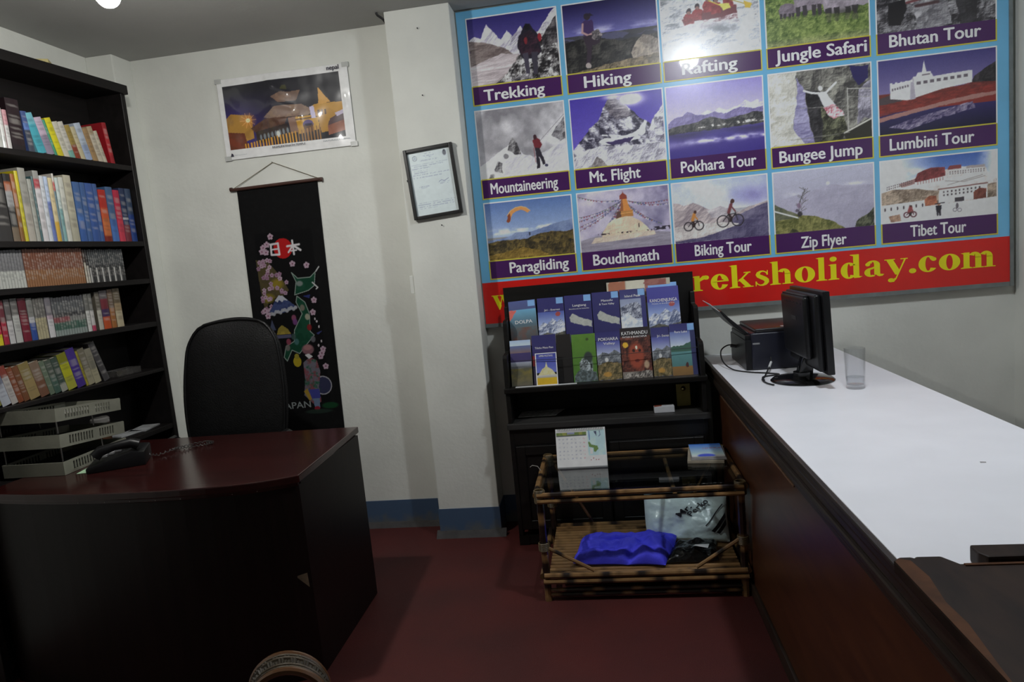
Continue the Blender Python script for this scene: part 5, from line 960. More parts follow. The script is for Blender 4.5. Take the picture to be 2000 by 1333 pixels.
# ------------------------------------------------------------------ bamboo table
def bam(m, p0, p1, r, seed, dark=.35, n=8):
    p0 = Vector(p0); p1 = Vector(p1); L_ = (p1-p0).length; R_ = random.Random(seed); pts = []; rs = []; cs = []
    k = max(int(L_/.02), 3); plainp = dark < .15; ph = R_.random()*.1; band = False; nxt = R_.uniform(.03, .1); pos = 0
    for i in range(k+1):
        t = i/k; pos = t*L_
        if pos > nxt and not plainp:
            band = not band; nxt = pos+((R_.uniform(.025, .05) if dark < .5 else R_.uniform(.06, .14)) if band else R_.uniform(.08, .2)*(1-dark)*1.5)
        node = abs(((pos+ph) % .13)-.065) < .008
        pts.append(p0.lerp(p1, t)); rs.append(r*(1.10 if node else 1)); v = R_.uniform(.85, 1.1)
        c = (.018*v, .011*v, .008*v) if band else (.26*v, .145*v, .058*v)
        cs.append(c if not node else tuple(a*.6 for a in c))
    m.tube(pts, rs, n, col=cs); return m
def table():
    x0, x1, y0, y1, zt = -.325, .478, 2.70, 3.19, .462
    e = empty('bamboo_table', ((x0+x1)/2, (y0+y1)/2, 0), 'low bamboo table with dark glass top and slatted lower shelf', 'table')
    sd = [100]
    def pole(name, p0, p1, r, dark=.35):
        sd[0] += 1; return bam(MB(), p0, p1, r, sd[0], dark).build(name, M['bamboo'], e, smooth=True)
    for x, y in ((x0, y0), (x1, y0), (x0, y1), (x1, y1)): pole('leg', (x, y, 0), (x, y, zt+.012), .015, .8)
    for y in (y0, y1):
        s = -1 if y == y0 else 1
        pole('top_rail', (x0-.01, y+s*.016, zt+.002), (x1+.01, y+s*.016, zt+.002), .011); pole('top_rail', (x0-.01, y+s*.018, zt-.024), (x1+.01, y+s*.018, zt-.024), .010)
        pole('shelf_rail', (x0-.008, y+s*.016, .115), (x1+.008, y+s*.016, .115), .011); pole('shelf_rail', (x0-.012, y+s*.018, .090), (x1+.012, y+s*.018, .090), .011)
        pole('low_rail', (x0, y, .045), (x1, y, .045), .008, .9); pole('low_rail', (x0, y, .025), (x1, y, .025), .008, .9)
    for x in (x0, x1):
        s = -1 if x == x0 else 1
        pole('side_rail', (x+s*.016, y0-.01, zt), (x+s*.016, y1+.01, zt), .012); pole('side_rail', (x+s*.017, y0, .105), (x+s*.017, y1, .105), .012, .6); pole('side_rail', (x+s*.005, y0+.02, zt-.022), (x+s*.005, y1-.02, zt-.022), .008)
    for i in range(17):
        y = y0+.012+i*(y1-y0-.024)/16
        pole('slat', (x0+.012, y, .108+random.uniform(-.001, .001)), (x1-.012, y, .108), .0125, .12)
    pole('cross_bar', ((x0+x1)/2-.02, y0+.02, .092), ((x0+x1)/2-.02, y1-.02, .092), .008)
    pole('brace', (x0+.01, y0-.004, .235), (x0+.20, y0-.012, .132), .008, .2); pole('brace', (x1-.01, y0-.004, .245), (x1-.19, y0-.012, .132), .008, .2)
    pole('brace', (x0+.03, y1+.0, .43), (x0+.19, y1+.0, .135), .007, .4); pole('brace', (x1-.03, y1, .43), (x1-.19, y1, .135), .007, .4)
    pole('centre_rail', (.225, y0+.01, zt-.03), (.225, y1-.01, zt-.03), .009, .2)
    for x, y in ((x0, y0), (x1, y0), (x0, y1), (x1, y1)):
        for z, h in ((zt-.035, .055), (.22, .035)):
            m = MB(); pts = []
            n_ = int(h/.004)*10
            for i in range(n_): a = i*2*math.pi/10; pts.append((x+.021*math.cos(a), y+.021*math.sin(a), z+h*i/n_))
            m.tube(pts, .0032, 5); m.build('lashing', M['cane'], e, smooth=True)
    MB().box(x0+.004, x1-.004, y0+.004, y1-.004, zt+.0085, zt+.0145).build('glass_top', M['pane'], e, bevel=.001, seg=1)
    MB().tube([(x0-.018, 2.98, zt+.012), (x0-.03, 2.985, zt+.03), (x0-.055, 2.99, zt+.034), (x0-.066, 2.99, zt+.026)], .0016, 5).build('loose_tie', M['cane_pale'], e)
M['cane'] = plain('cane_lashing', (.11, .075, .030, 1), .5, .3, 60)
M['cane_pale'] = plain('cane_pale', (.38, .36, .33, 1), .5, .2, 40)
table()
ZT = .4770
# desk calendar
def calendar():
    e = empty('desk_calendar', (-.15, 3.02, ZT), 'white spiral desk calendar standing on the bamboo table glass', 'calendar')
    p = Pic(110, 78, (196, 198, 206)); p.poly([(.02, .1), (.62, .1), (.62, .18), (.02, .18)], (92, 110, 60), 1, .6, (150, 140, 76), 12); p.poly([(.24, .1), (.38, .1), (.38, .15), (.24, .15)], (120, 124, 150)); p.poly([(.02, .18), (.62, .18), (.62, .2), (.02, .2)], (70, 72, 80))
    for j in range(6):
        for i in range(7): p.mix(((abs(p.x-(.07+.082*i)) < .018) & (abs(p.y-(.28+.1*j)) < .018))*(p.fbm(60) > .45)*.55, (130, 130, 140) if i < 6 else (176, 120, 120))
    p.poly([(.64, .06), (.98, .06), (.98, .72), (.64, .72)], (170, 192, 206), 1, .3, (140, 170, 196), 8); p.poly([(.76, .1), (.82, .1), (.82, .24)], (60, 66, 90)); p.line([(.88, .1), (.89, .2), (.86, .24)], (84, 100, 130), .008); p.line([(.67, .1), (.675, .32)], (70, 90, 150), .009)
    p.poly([(.64, .38), (.67, .36), (.7, .44), (.82, .48), (.84, .56), (.78, .64), (.74, .62), (.75, .53), (.66, .5)], (96, 122, 70)); p.poly([(.67, .54), (.73, .54), (.73, .68), (.67, .68)], (210, 212, 214)); p.poly([(.64, .72), (.98, .72), (.98, .9), (.64, .9)], (204, 200, 204))
    for i in range(4): p.ell(.68+.05*i, .83-.04*(i == 1), .012, .015, (150, 96, 100))
    xa, xb = -.264, -.040; yf, yb, yt, h = 2.975, 3.075, 3.022, .165
    f = Vector((0, yt-yf, h))
    org = Vector((xa, yf, ZT+.006)); pg = sheet('page', p.a, tuple(org+Vector((0, -.0012, .0008))), (xb-xa, 0, 0), tuple(f), M['print_matte'], e, k=1.75)
    m = MB(); m.add([(x, y, z) for x in (xa, xb) for y, z in ((yf, ZT+.0005), (yf, ZT+.006), (yt, ZT+.006+h), (yt+.002, ZT+.006+h), (yb, ZT+.006), (yb, ZT+.0005), (yb-.004, ZT+.0005), (yt+.001, ZT+h), (yf+.004, ZT+.004), (yb-.006, ZT+.004), (yf+.004, ZT+.0005))],
          [(0, 1, 12, 11), (1, 2, 13, 12), (2, 3, 14, 13), (3, 4, 15, 14), (4, 5, 16, 15), (0, 5, 16, 11), (7, 8, 19, 18), (7, 9, 20, 18), (0, 1, 8), (1, 2, 7, 8), (2, 3, 7), (3, 4, 9, 7), (11, 12, 19), (12, 13, 18, 19), (13, 14, 18), (14, 15, 20, 18)])
    m.build('stand', M['card_grey'], e)
    for i in range(27):
        x = xa+.012+i*(xb-xa-.024)/26
        MB().tube([(x, yt-.004+.006*math.cos(a), ZT+.006+h+.007*math.sin(a)) for a in [k*2*math.pi/8 for k in range(8)]], .0009, 4, close=True).build('ring', M['wire'], e)
M['card_grey'] = plain('calendar_card', (.42, .43, .44, 1), .6, .05, 20)
calendar()
# booklets on the table
for i, (dx, rz, w_, h_, t, z, mat, lab) in enumerate(((0, -.14, .155, .215, .012, ZT, plain('cream_booklet', (.33, .29, .22, 1), .6, .15, 20), 'cream booklet at the bottom of the stack on the table'), (.008, -.08, .15, .20, .005, ZT+.0122, plain('grey_booklet', (.26, .25, .25, 1), .5, .15, 20), 'grey booklet in the middle of the stack on the table'))):
    c = (.398+dx, 3.055, z+.0004); m = MB(); m.xf = Matrix.Translation(c) @ Matrix.Rotation(rz, 4, 'Z'); m.box(-w_/2, w_/2, -h_/2, h_/2, 0, t); m.build('booklet', mat, None, loc=c, label=lab, cat='booklet', bevel=.001, seg=1)
p = Pic(50, 66); p.grad(0, 1, (66, 110, 180), (190, 204, 222)); p.poly([(0, 0), (1, 0), (1, .12), (0, .06)], (50, 96, 170)); p.ell(.45, .93, .3, .16, (70, 84, 180), 1, .5); p.mix(((abs(p.y-.36) < .025) & (p.x > .4))*(p.fbm(30) > .42)*1.0, (150, 60, 60)); p.mix(((abs(p.y-.46) < .012) & (p.x > .4))*(p.fbm(30) > .42)*.7, (90, 100, 140))
c = Vector((.404, 3.075, ZT+.0180)); m = MB(); m.xf = Matrix.Translation(c) @ Matrix.Rotation(-.04, 4, 'Z'); m.box(-.07, .07, -.095, .095, 0, .004); o = m.build('booklet', M['paper'], None, loc=tuple(c), label='light blue booklet on top of the stack on the table', cat='booklet')
R4 = Matrix.Rotation(-.04, 4, 'Z'); sheet('cover', p.a, tuple(c+R4 @ Vector((-.07, -.095, .0046))), tuple(R4 @ Vector((.14, 0, 0))), tuple(R4 @ Vector((0, .19, 0))), M['print_matte'], o, k=1.8)

# bags on the lower shelf
from mathutils import noise
def lump(name, c, thick, mat, label, cat, n=34, amp=.02, fs=9, seed=0, up=None, p=3.0, creases=()):
    """soft bag: four corners (bl, br, tr, tl), pillow thickness along up, crumpled by noise"""
    bl, br, tr, tl = [Vector(v) for v in c]; N_ = ((br-bl).cross(tl-bl)).normalized() if up is None else Vector(up).normalized()
    def surf(sgn):
        def fn(u, v):
            q = (bl.lerp(br, u)).lerp(tl.lerp(tr, u), v); a = abs(2*u-1); b_ = abs(2*v-1)
            th = thick*(1-a**p)**.6*(1-b_**p)**.6
            w1 = noise.fractal(q*fs+Vector((seed, 0, 0)), .9, 2.0, 4); w2 = abs(noise.noise(q*fs*1.3+Vector((seed+9, 3, 1))))
            e1 = noise.noise(q*fs*.8+Vector((4, seed, 2)))*amp*.6; e2 = noise.noise(q*fs*.8+Vector((seed, 8, 5)))*amp*.6
            tng = (br-bl).normalized(); tng2 = (tl-bl).normalized()
            edge = (1-a**6)*(1-b_**6); cr = 0
            for (ua, va, ub, vb, am) in creases:
                du, dv = ub-ua, vb-va; t = max(0, min(1, ((u-ua)*du+(v-va)*dv)/(du*du+dv*dv))); s_ = (u-ua)*dv-(v-va)*du; dd = math.hypot(u-ua-t*du, v-va-t*dv)
                cr += am*math.exp(-(dd/.05)**2)-(.45*am*math.exp(-(dd/.16)**2) if s_ > 0 else 0)
            return q+N_*(sgn*th+(amp*w1-amp*1.2*w2*.8)*edge*(1 if sgn > 0 else .1)-(cr if sgn > 0 else 0))+tng*e1+tng2*e2
        return fn
    m = MB(); m.quadgrid(surf(1), n, n); m.quadgrid(surf(-.15), n, n)
    bord = [i for i in range(n+1)]+[(j*(n+1)+n) for j in range(1, n+1)]+[(n*(n+1)+i) for i in range(n-1, -1, -1)]+[j*(n+1) for j in range(n-1, 0, -1)]
    o2 = (n+1)*(n+1); m.f += [(bord[i], bord[(i+1) % len(bord)], bord[(i+1) % len(bord)]+o2, bord[i]+o2) for i in range(len(bord))]
    zmin = min(v[2] for v in m.v); m.v = [(x, y, max(z, .1212)) for x, y, z in m.v]
    cx = sum(v[0] for v in m.v)/len(m.v); cy = sum(v[1] for v in m.v)/len(m.v)
    o = m.build(name, mat, None, loc=(cx, cy, .1212), smooth=True, label=label, cat=cat, sub=1)
    return o, surf(1)
M['bag_white'] = plain('white_plastic_bag', lin((176, 190, 204), 1.75), .22, .12, 9, .5, 22, coat=.3)
M['bag_blue'] = plain('blue_fabric', lin((58, 58, 214), 1.6), .7, .15, 10, .15, 220)
M['bag_black'] = plain('black_plastic_bag', (.008, .008, .008, 1), .22, .3, 10, .5, 25)
M['ink'] = plain('black_ink', (.012, .012, .02, 1), .5, .1, 20)
o, S = lump('plastic_bag', ((.112, 2.985, .13), (.462, 2.93, .125), (.472, 3.03, .315), (.108, 3.08, .300)), .045, M['bag_white'], 'white plastic carrier bag with slanted black lettering on the lower table shelf', 'bag', amp=.018, fs=8, seed=3, up=(0, -1, .45))
def on_surface(S, s, u0, v0, du, dv, wd, h, parent, name='lettering', bold=.015):
    vs, fs = text2d(s, bold, 2); x0 = min(v[0] for v in vs); x1 = max(v[0] for v in vs); m = MB(); out = []
    for x, y in vs:
        a = (x-x0)/(x1-x0)*wd; b_ = y/.72*h
        u = u0+a*du-b_*dv*.6; v = v0+a*dv+b_*du*.9; q = S(u, v); q2 = S(u+.01, v); q3 = S(u, v+.01); nn = (Vector(q2)-Vector(q)).cross(Vector(q3)-Vector(q)).normalized()
        if nn.y > 0: nn = -nn
        out.append(Vector(q)+nn*.004)
    m.add(out, fs); return m.build(name, M['ink'], parent)
cs, sn = .62, .78
on_surface(S, 'Mr.', .42, .50, cs, sn, .24, .13, o); on_surface(S, 'Perko', .55, .50, cs, sn, .40, .13, o); on_surface(S, 'Shopping', .66, .58, cs, sn, .22, .05, o)
for (u0, v0, L_, t) in ((.70, .30, .62, .014), (.77, .20, .66, .05), (.83, .18, .66, .05)):
    m = MB(); pts = []; fs = []
    for i in range(17):
        for sgn in (0, 1):
            u = u0+L_*cs*i/16*.62+sgn*t*.8; v = v0+L_*sn*i/16-sgn*t*.5; pts.append(Vector(S(min(u, .97), min(v, .95)))+Vector((0, -.0045, .002)))
    fs = [(2*i, 2*i+1, 2*i+3, 2*i+2) for i in range(16)]; m.add(pts, fs); m.build('printed_line', M['ink'], o)
lump('cloth_bag', ((-.21, 2.765, .128), (.165, 2.722, .128), (.245, 2.965, .150), (-.18, 3.01, .128)), .06, M['bag_blue'], 'bright blue folded cloth bag on the lower table shelf', 'bag', amp=.026, fs=11, seed=21, up=(0, -.2, 1), p=5, n=44, creases=((.02, .62, .5, .5, .022), (.5, .5, .98, .62, .020), (.05, .28, .45, .34, .014), (.62, .05, .7, .48, .018), (.7, .48, .85, .2, .014), (.35, .75, .95, .85, .015)))
bb, SB = lump('plastic_bag', ((.165, 2.735, .128), (.395, 2.755, .128), (.405, 2.90, .135), (.235, 2.915, .135)), .05, M['bag_black'], 'crumpled black plastic bag beside the blue cloth bag', 'bag', amp=.02, fs=12, seed=33, up=(0, -.2, 1))
m = MB(); m.add([Vector(SB(u, v))+Vector((0, -.006, .007)) for u, v in ((.50, .30), (.78, .34), (.80, .48), (.52, .44))], [(0, 1, 2, 3)]); m.build('white_label', M['paper'], bb)

# ------------------------------------------------------------------ things on the counter
ZK = .8502
def printer():
    x0, x1, y0, y1 = .597, .905, 3.065, 3.42
    e = empty('printer', ((x0+x1)/2, (y0+y1)/2, ZK), 'dark navy inkjet printer with raised paper feed on the counter', 'printer')
    MB().box(x0+.025, x1, y0, y1, ZK, 1.015).build('body', M['navy'], e, bevel=.010, seg=3, smooth=True)
    MB().box(x0, x0+.03, y0+.004, y1-.004, ZK, .985).build('rear_cover', M['blackplastic'], e, bevel=.006)
    MB().box(x0+.045, x1-.01, y0+.006, y1-.004, 1.013, 1.032).build('scanner_lid', M['print_lid'], e, bevel=.007, seg=3, smooth=True)
    MB().box(x0+.004, x0+.04, y0+.02, y1-.02, .98, 1.005).build('feed_slot', M['blackplastic'], e, bevel=.004)
    m = MB(); ya, yb = y0+.05, y1-.05
    prof = [(.645, .985), (.628, .985), (.560, 1.045), (.520, 1.092), (.505, 1.115), (.512, 1.118), (.540, 1.088), (.585, 1.045)]
    m.prism(prof, ya, yb, 'y'); m.build('paper_support', M['blackplastic'], e, bevel=.002, seg=1)
    MB().box(x0+.03, x0+.06, y0-.0015, y0, .965, .972).build('seam', M['paper_grey'], e)
    MB().box(x0+.16, x0+.20, y0+.03, y0+.05, 1.0325, 1.0335).build('logo_mark', plain('silver_mark', (.5, .5, .5, 1), .4, .1, 20), e)
    MB().box(x0+.195, x0+.23, y0+.06, y0+.075, 1.0325, 1.0335).build('logo_mark', M['paper_grey'], e)
    return (ya, yb)
M['print_lid'] = plain('printer_lid', (.016, .014, .016, 1), .3, .2, 10)
ya, yb = printer()
m = MB(); m.add([(x, y, z) for y in (ya+.02, yb-.02) for x, z in ((.630, 1.000), (.632, 1.001), (.4665, 1.152), (.4645, 1.151))], [(0, 1, 2, 3), (4, 7, 6, 5), (0, 1, 5, 4), (1, 2, 6, 5), (2, 3, 7, 6), (3, 0, 4, 7)])
m.build('blank_paper', M['paper'], None, loc=(.55, 3.24, 1.0), label='blank white sheets standing in the printer feed', cat='paper')

def monitor():
    e = empty('computer_monitor', (.757, 2.80, ZK), 'black computer monitor on round glossy stand seen from behind', 'monitor')
    MB().lathe([(.118, 0), (.120, .003), (.112, .010), (.07, .015), (.03, .020)], (.757, 2.80, ZK), 40).build('base', M['blackgloss'], e, smooth=True)
    m = MB(); m.prism([(.735, ZK+.016), (.792, ZK+.016), (.800, .96), (.815, .995), (.775, .995), (.752, .93)], 2.775, 2.825, 'y'); m.build('neck', M['blackgloss'], e, bevel=.006, seg=2, smooth=True)
    MB().tube([(.757, 2.80, ZK+.010), (.757, 2.80, ZK+.035)], .034, 16).build('collar', M['blackgloss'], e, smooth=True)
    T = Matrix.Translation((.835, 2.80, 0)) @ Matrix.Rotation(math.radians(1), 4, 'Z') @ Matrix.Rotation(math.radians(-2), 4, 'Y')
    def bx(name, a, mat, bev, seg=2, par=e):
        m = MB(); m.xf = T; m.box(*a); return m.build(name, mat, par, bevel=bev, seg=seg, smooth=True)
    bx('bezel', (-.014, .012, -.205, .205, .905, 1.215), M['blackplastic'], .004)
    bx('screen', (.012, .0132, -.19, .19, .925, 1.200), M['blackgloss'], 0)
    bx('back_cover', (-.038, -.014, -.188, .186, .915, 1.205), M['blackplastic'], .014, 3)
    hs = bx('rear_housing', (-.062, -.038, -.13, .17, .955, 1.195), M['blackplastic'], .016, 3)
    for i in range(5): bx('vent_slot', (-.0635, -.0615, -.10+i*.045, -.07+i*.045, 1.165, 1.172), M['wire'], 0, 1, hs)
    bx('vent_groove', (-.056, -.040, -.12, .16, 1.195, 1.199), M['wire'], 0, 1)
    bx('logo_mark', (-.0635, -.0615, -.03, .03, 1.10, 1.115), plain('grey_logo', (.04, .04, .04, 1), .4, .1, 20), 0)
monitor()

def tumbler():
    c = (.888, 2.60, ZK+.0003)
    e = empty('drinking_glass', c, 'clear straight drinking glass with a little water on the counter', 'glass')
    R_, r_ = .036, .0335
    MB().lathe([(.0005, 0), (.0305, 0), (.0315, .002), (R_, .148), (R_-.0012, .1495), (r_, .148), (.029, .014), (.0005, .012)], c, 40, capb=False, capt=False).build('tumbler', M['glass'], e, smooth=True)
    MB().lathe([(.0005, .0125), (.0286, .0145), (.0303, .042), (.0005, .042)], c, 40, capb=False, capt=False).build('water', thin_glass('water', (.93, .94, .95, 1), .3), e, smooth=True)
tumbler()
def smooth_path(pts, n=10):
    P_ = [Vector(p) for p in pts]; out = []
    for i in range(len(P_)-1):
        a = P_[max(i-1, 0)]; b = P_[i]; c = P_[i+1]; d = P_[min(i+2, len(P_)-1)]
        for k in range(n):
            t = k/n; out.append(.5*((2*b)+(c-a)*t+(2*a-5*b+4*c-d)*t*t+(3*b-a-3*c+d)*t**3))
    out.append(P_[-1]); return out
e = empty('power_cable', (.62, 3.0, ZK), 'black power cable looping from the back of the printer', 'cable')
MB().tube(smooth_path([(.604, 3.30, .925), (.565, 3.30, .935), (.525, 3.27, .915), (.520, 3.20, .875), (.545, 3.10, .8545), (.60, 3.02, .8535), (.66, 2.975, .8535), (.70, 2.93, .8535), (.63, 2.90, .8535), (.618, 2.83, .8535)]), .0032, 6).build('lead', M['wire'], e, smooth=True)
MB().tube([(.604, 3.30, .925), (.575, 3.30, .932)], .008, 8).build('plug', M['wire'], e, smooth=True)
e = empty('monitor_cable', (.66, 2.95, ZK), 'black cable with white label curling at the monitor stand', 'cable')
MB().tube(smooth_path([(.70, 3.062, .905), (.69, 3.02, .885), (.665, 2.97, .868), (.635, 2.90, .8545), (.612, 2.84, .8545), (.613, 2.77, .8545), (.63, 2.725, .8545)]), .0032, 6).build('lead', M['wire'], e, smooth=True)
MB().tube([(.693, 3.03, .889), (.675, 2.99, .875)], .005, 8).build('label_tag', M['paper'], e)
MB().tube(smooth_path([(.83, 3.05, .8540), (.80, 2.985, .8540), (.795, 2.935, .8540)]), .003, 6).build('short_cable', M['wire'], None, loc=(.8, 2.99, .854), label='short black cable between the printer and monitor base', cat='cable', smooth=True)
MB().prism([(.866, 1.72), (.878, 1.718), (.88, 1.724), (.868, 1.727)], ZK, ZK+.0006).build('crumb', plain('grey_crumb', (.3, .28, .28, 1), .7, .1, 30), None, loc=(.87, 1.72, ZK), label='tiny grey scrap lying alone on the white counter', cat='scrap')

# ------------------------------------------------------------------ poster, scroll and certificate
def poster():
    x0, x1, z0, z1 = -1.952, -1.222, 2.100, 2.518
    e = empty('wall_poster', ((x0+x1)/2, YB, z0), 'glossy white-bordered poster of a golden temple at night above the scroll', 'poster')
    p = Pic(240, 138, (34, 34, 40)); p.grad(0, .75, (30, 30, 36), (40, 38, 46)); p.mix(np.clip((.5-p.x)*2.6, 0, 1)*np.clip((p.y-.1)*2, 0, 1)*.85, (58, 44, 116))
    p.poly([(.04, .44), (.22, .5), (.22, .86), (.0, .95), (.0, .5)], (150, 112, 52), 1, .4, (110, 78, 40), 10); p.poly([(0, .72), (.14, .76), (.16, 1), (0, 1)], (104, 52, 36), 1, .3, (60, 40, 30)); p.ell(.185, .57, .08, .13, (186, 120, 60), .55, .9); p.ell(.185, .57, .022, .038, (250, 230, 190), 1, .7)
    for a in range(10): p.line([(.185, .57), (.185+.07*math.cos(a*.63), .57+.12*math.sin(a*.63))], (220, 170, 110), .003, .6)
    p.poly([(.33, .56), (.44, .42), (.66, .42), (.76, .55), (.7, .6), (.4, .6)], (112, 92, 82), 1, .4, (140, 118, 96), 20); p.poly([(.42, .26), (.5, .2), (.56, .22), (.66, .2), (.62, .36), (.48, .37)], (96, 76, 66), 1, .4, (128, 100, 80), 18); p.poly([(.5, .16), (.52, .1), (.55, .1), (.56, .18)], (60, 60, 40))
    p.poly([(.2, .7), (.34, .58), (.54, .6), (.5, .72), (.24, .78)], (70, 48, 40), 1, .4, (100, 70, 56), 18); p.poly([(.24, .76), (.52, .7), (.54, .9), (.24, .95)], (50, 40, 38))
    for i in range(8): p.ell(.28+.034*i, .86-.008*i, .012, .055, (110, 120, 126), .9, .6)
    p.ell(.435, .84, .018, .06, (176, 180, 176), 1, .6); p.poly([(.54, .62), (.62, .6), (.62, .84), (.54, .86)], (134, 104, 80), .9, .5, (110, 86, 84), 24)
    p.poly([(.6, .62), (.78, .6), (.79, .84), (.61, .88)], (168, 128, 52), 1, .25, (130, 96, 40), 10); p.line([(.6, .66), (.78, .64)], (84, 60, 40), .008); p.ell(.695, .75, .045, .075, (80, 70, 110)); p.poly([(.655, .75), (.735, .75), (.735, .86), (.655, .87)], (84, 56, 36)); p.poly([(.665, .73), (.73, .73), (.72, .77), (.67, .77)], (40, 36, 56))
    p.poly([(.72, .5), (.76, .45), (.82, .44), (1, .46), (1, .86), (.8, .9), (.78, .62), (.73, .62)], (162, 122, 56), 1, .3, (130, 96, 46), 8); p.poly([(.8, .46), (.81, .2), (.9, .44)], (176, 132, 66)); p.poly([(.72, .48), (.755, .47), (.765, .66), (.73, .66)], (170, 164, 190))
    for i in range(3): p.poly([(.785+.028*i, .54), (.803+.028*i, .54), (.803+.028*i, .62), (.785+.028*i, .62)], (72, 54, 44))
    p.poly([(.86, .8), (.88, .7), (1, .6), (1, .74)], (70, 52, 56)); p.poly([(.86, .8), (1, .74), (1, .9), (.86, .95)], (128, 82, 66), 1, .4, (90, 56, 50), 14); p.poly([(.93, .62), (1, .58), (1, .64), (.94, .68)], (160, 150, 170))
    for i in range(26): p.poly([(.13+.026*i, .93-.006*i), (.142+.026*i, .93-.006*i), (.142+.026*i, 1), (.13+.026*i, 1)], (176, 128, 50) if i < 18 else (130, 92, 50))
    w_, h = x1-x0, z1-z0
    def bow(gx, gy):
        b_ = np.zeros(gx.shape+(3,)); ed = np.clip(4*np.minimum(np.minimum(gx, 1-gx), np.minimum(gy, 1-gy)), 0, 1)
        y = -.003*np.sin(gx*9+gy*2)*np.sin(gy*5+gx)*ed-.026*np.exp(-((gx-.45)*w_/.105)**2-((gy-.58)*h/.15)**2)
        for (x0_, y0_, x1_, y1_, am) in ((.39, .95, .43, .84, .0045), (.43, .84, .54, .73, .004), (.41, .66, .56, .55, .0045), (.42, .60, .55, .54, .004), (.44, .41, .60, .42, .0045), (.46, .37, .60, .37, .004), (.96, .62, .965, .50, .003)):      # wrinkles
            X = (gx-x0_)*w_; Y = (gy-y0_)*h; dx = (x1_-x0_)*w_; dy = (y1_-y0_)*h; t = np.clip((X*dx+Y*dy)/(dx*dx+dy*dy), 0, 1)
            d = np.sqrt((X-t*dx)**2+(Y-t*dy)**2); y = y-am*np.exp(-(d/.013)**2)
        b_[..., 1] = y-.008; return b_
    full = Pic(288, 176, (206, 208, 214)); a, b_, c, d = 12, 12+240, 16, 16+138; full.a[c:d, a:b_+0] = p.a[:, :b_-a]
    full.a[c:d, 12:268] = p.a[:, np.linspace(0, 239, 256).astype(int)]
    ps = sheet('print', full.a, (x0, YB-.001, z0), (w_, 0, 0), (0, 0, h), M['poster'], e, k=1.7, bow=bow, thick=.0006)
    ik = plain('poster_ink', (.04, .035, .06, 1), .5, .1, 20); gk = plain('poster_grey_ink', (.34, .38, .42, 1), .5, .1, 20)
    text('title', 'PASHUPATINATH TEMPLE', (x0+.264*w_+.08, YB-.0200, z0+.033), (1, 0, 0), (0, 0, 1), .185, ik, e, height=.011, nrm=(0, -1, 0))
    text('logo', 'nepal', (x1-.110, YB-.0132, z1-.026), (1, 0, 0), (0, 0, 1), .065, ik, e, nrm=(0, -1, 0), bold=.02)
    text('tagline', 'NATURALLY NEPAL', (x1-.175, YB-.0125, z0+.036), (1, 0, 0), (0, 0, 1), .150, gk, e, height=.007, nrm=(0, -1, 0), bold=0)
    text('small_print', 'Nepal Tourism Board', (x0+.05, YB-.0132, z0+.020), (1, 0, 0), (0, 0, 1), .07, gk, e, height=.004, nrm=(0, -1, 0), bold=0)
    MB().prism([(x0+.028, z0+.016), (x0+.034, z0+.034), (x0+.042, z0+.030), (x0+.046, z0+.016)], YB-.0136, YB-.0132, 'y').build('emblem', ik, e)
    for x, z in ((x0+.01, z0+.008), (x1-.01, z0+.008), (x0+.01, z1-.008), (x1-.01, z1-.008)):
        MB().box(x-.018, x+.018, YB-.0125, YB-.0004, z-.012, z+.012).build('tape', plain('clear_tape', (.55, .56, .54, 1), .2, .1, 20), e)
poster()

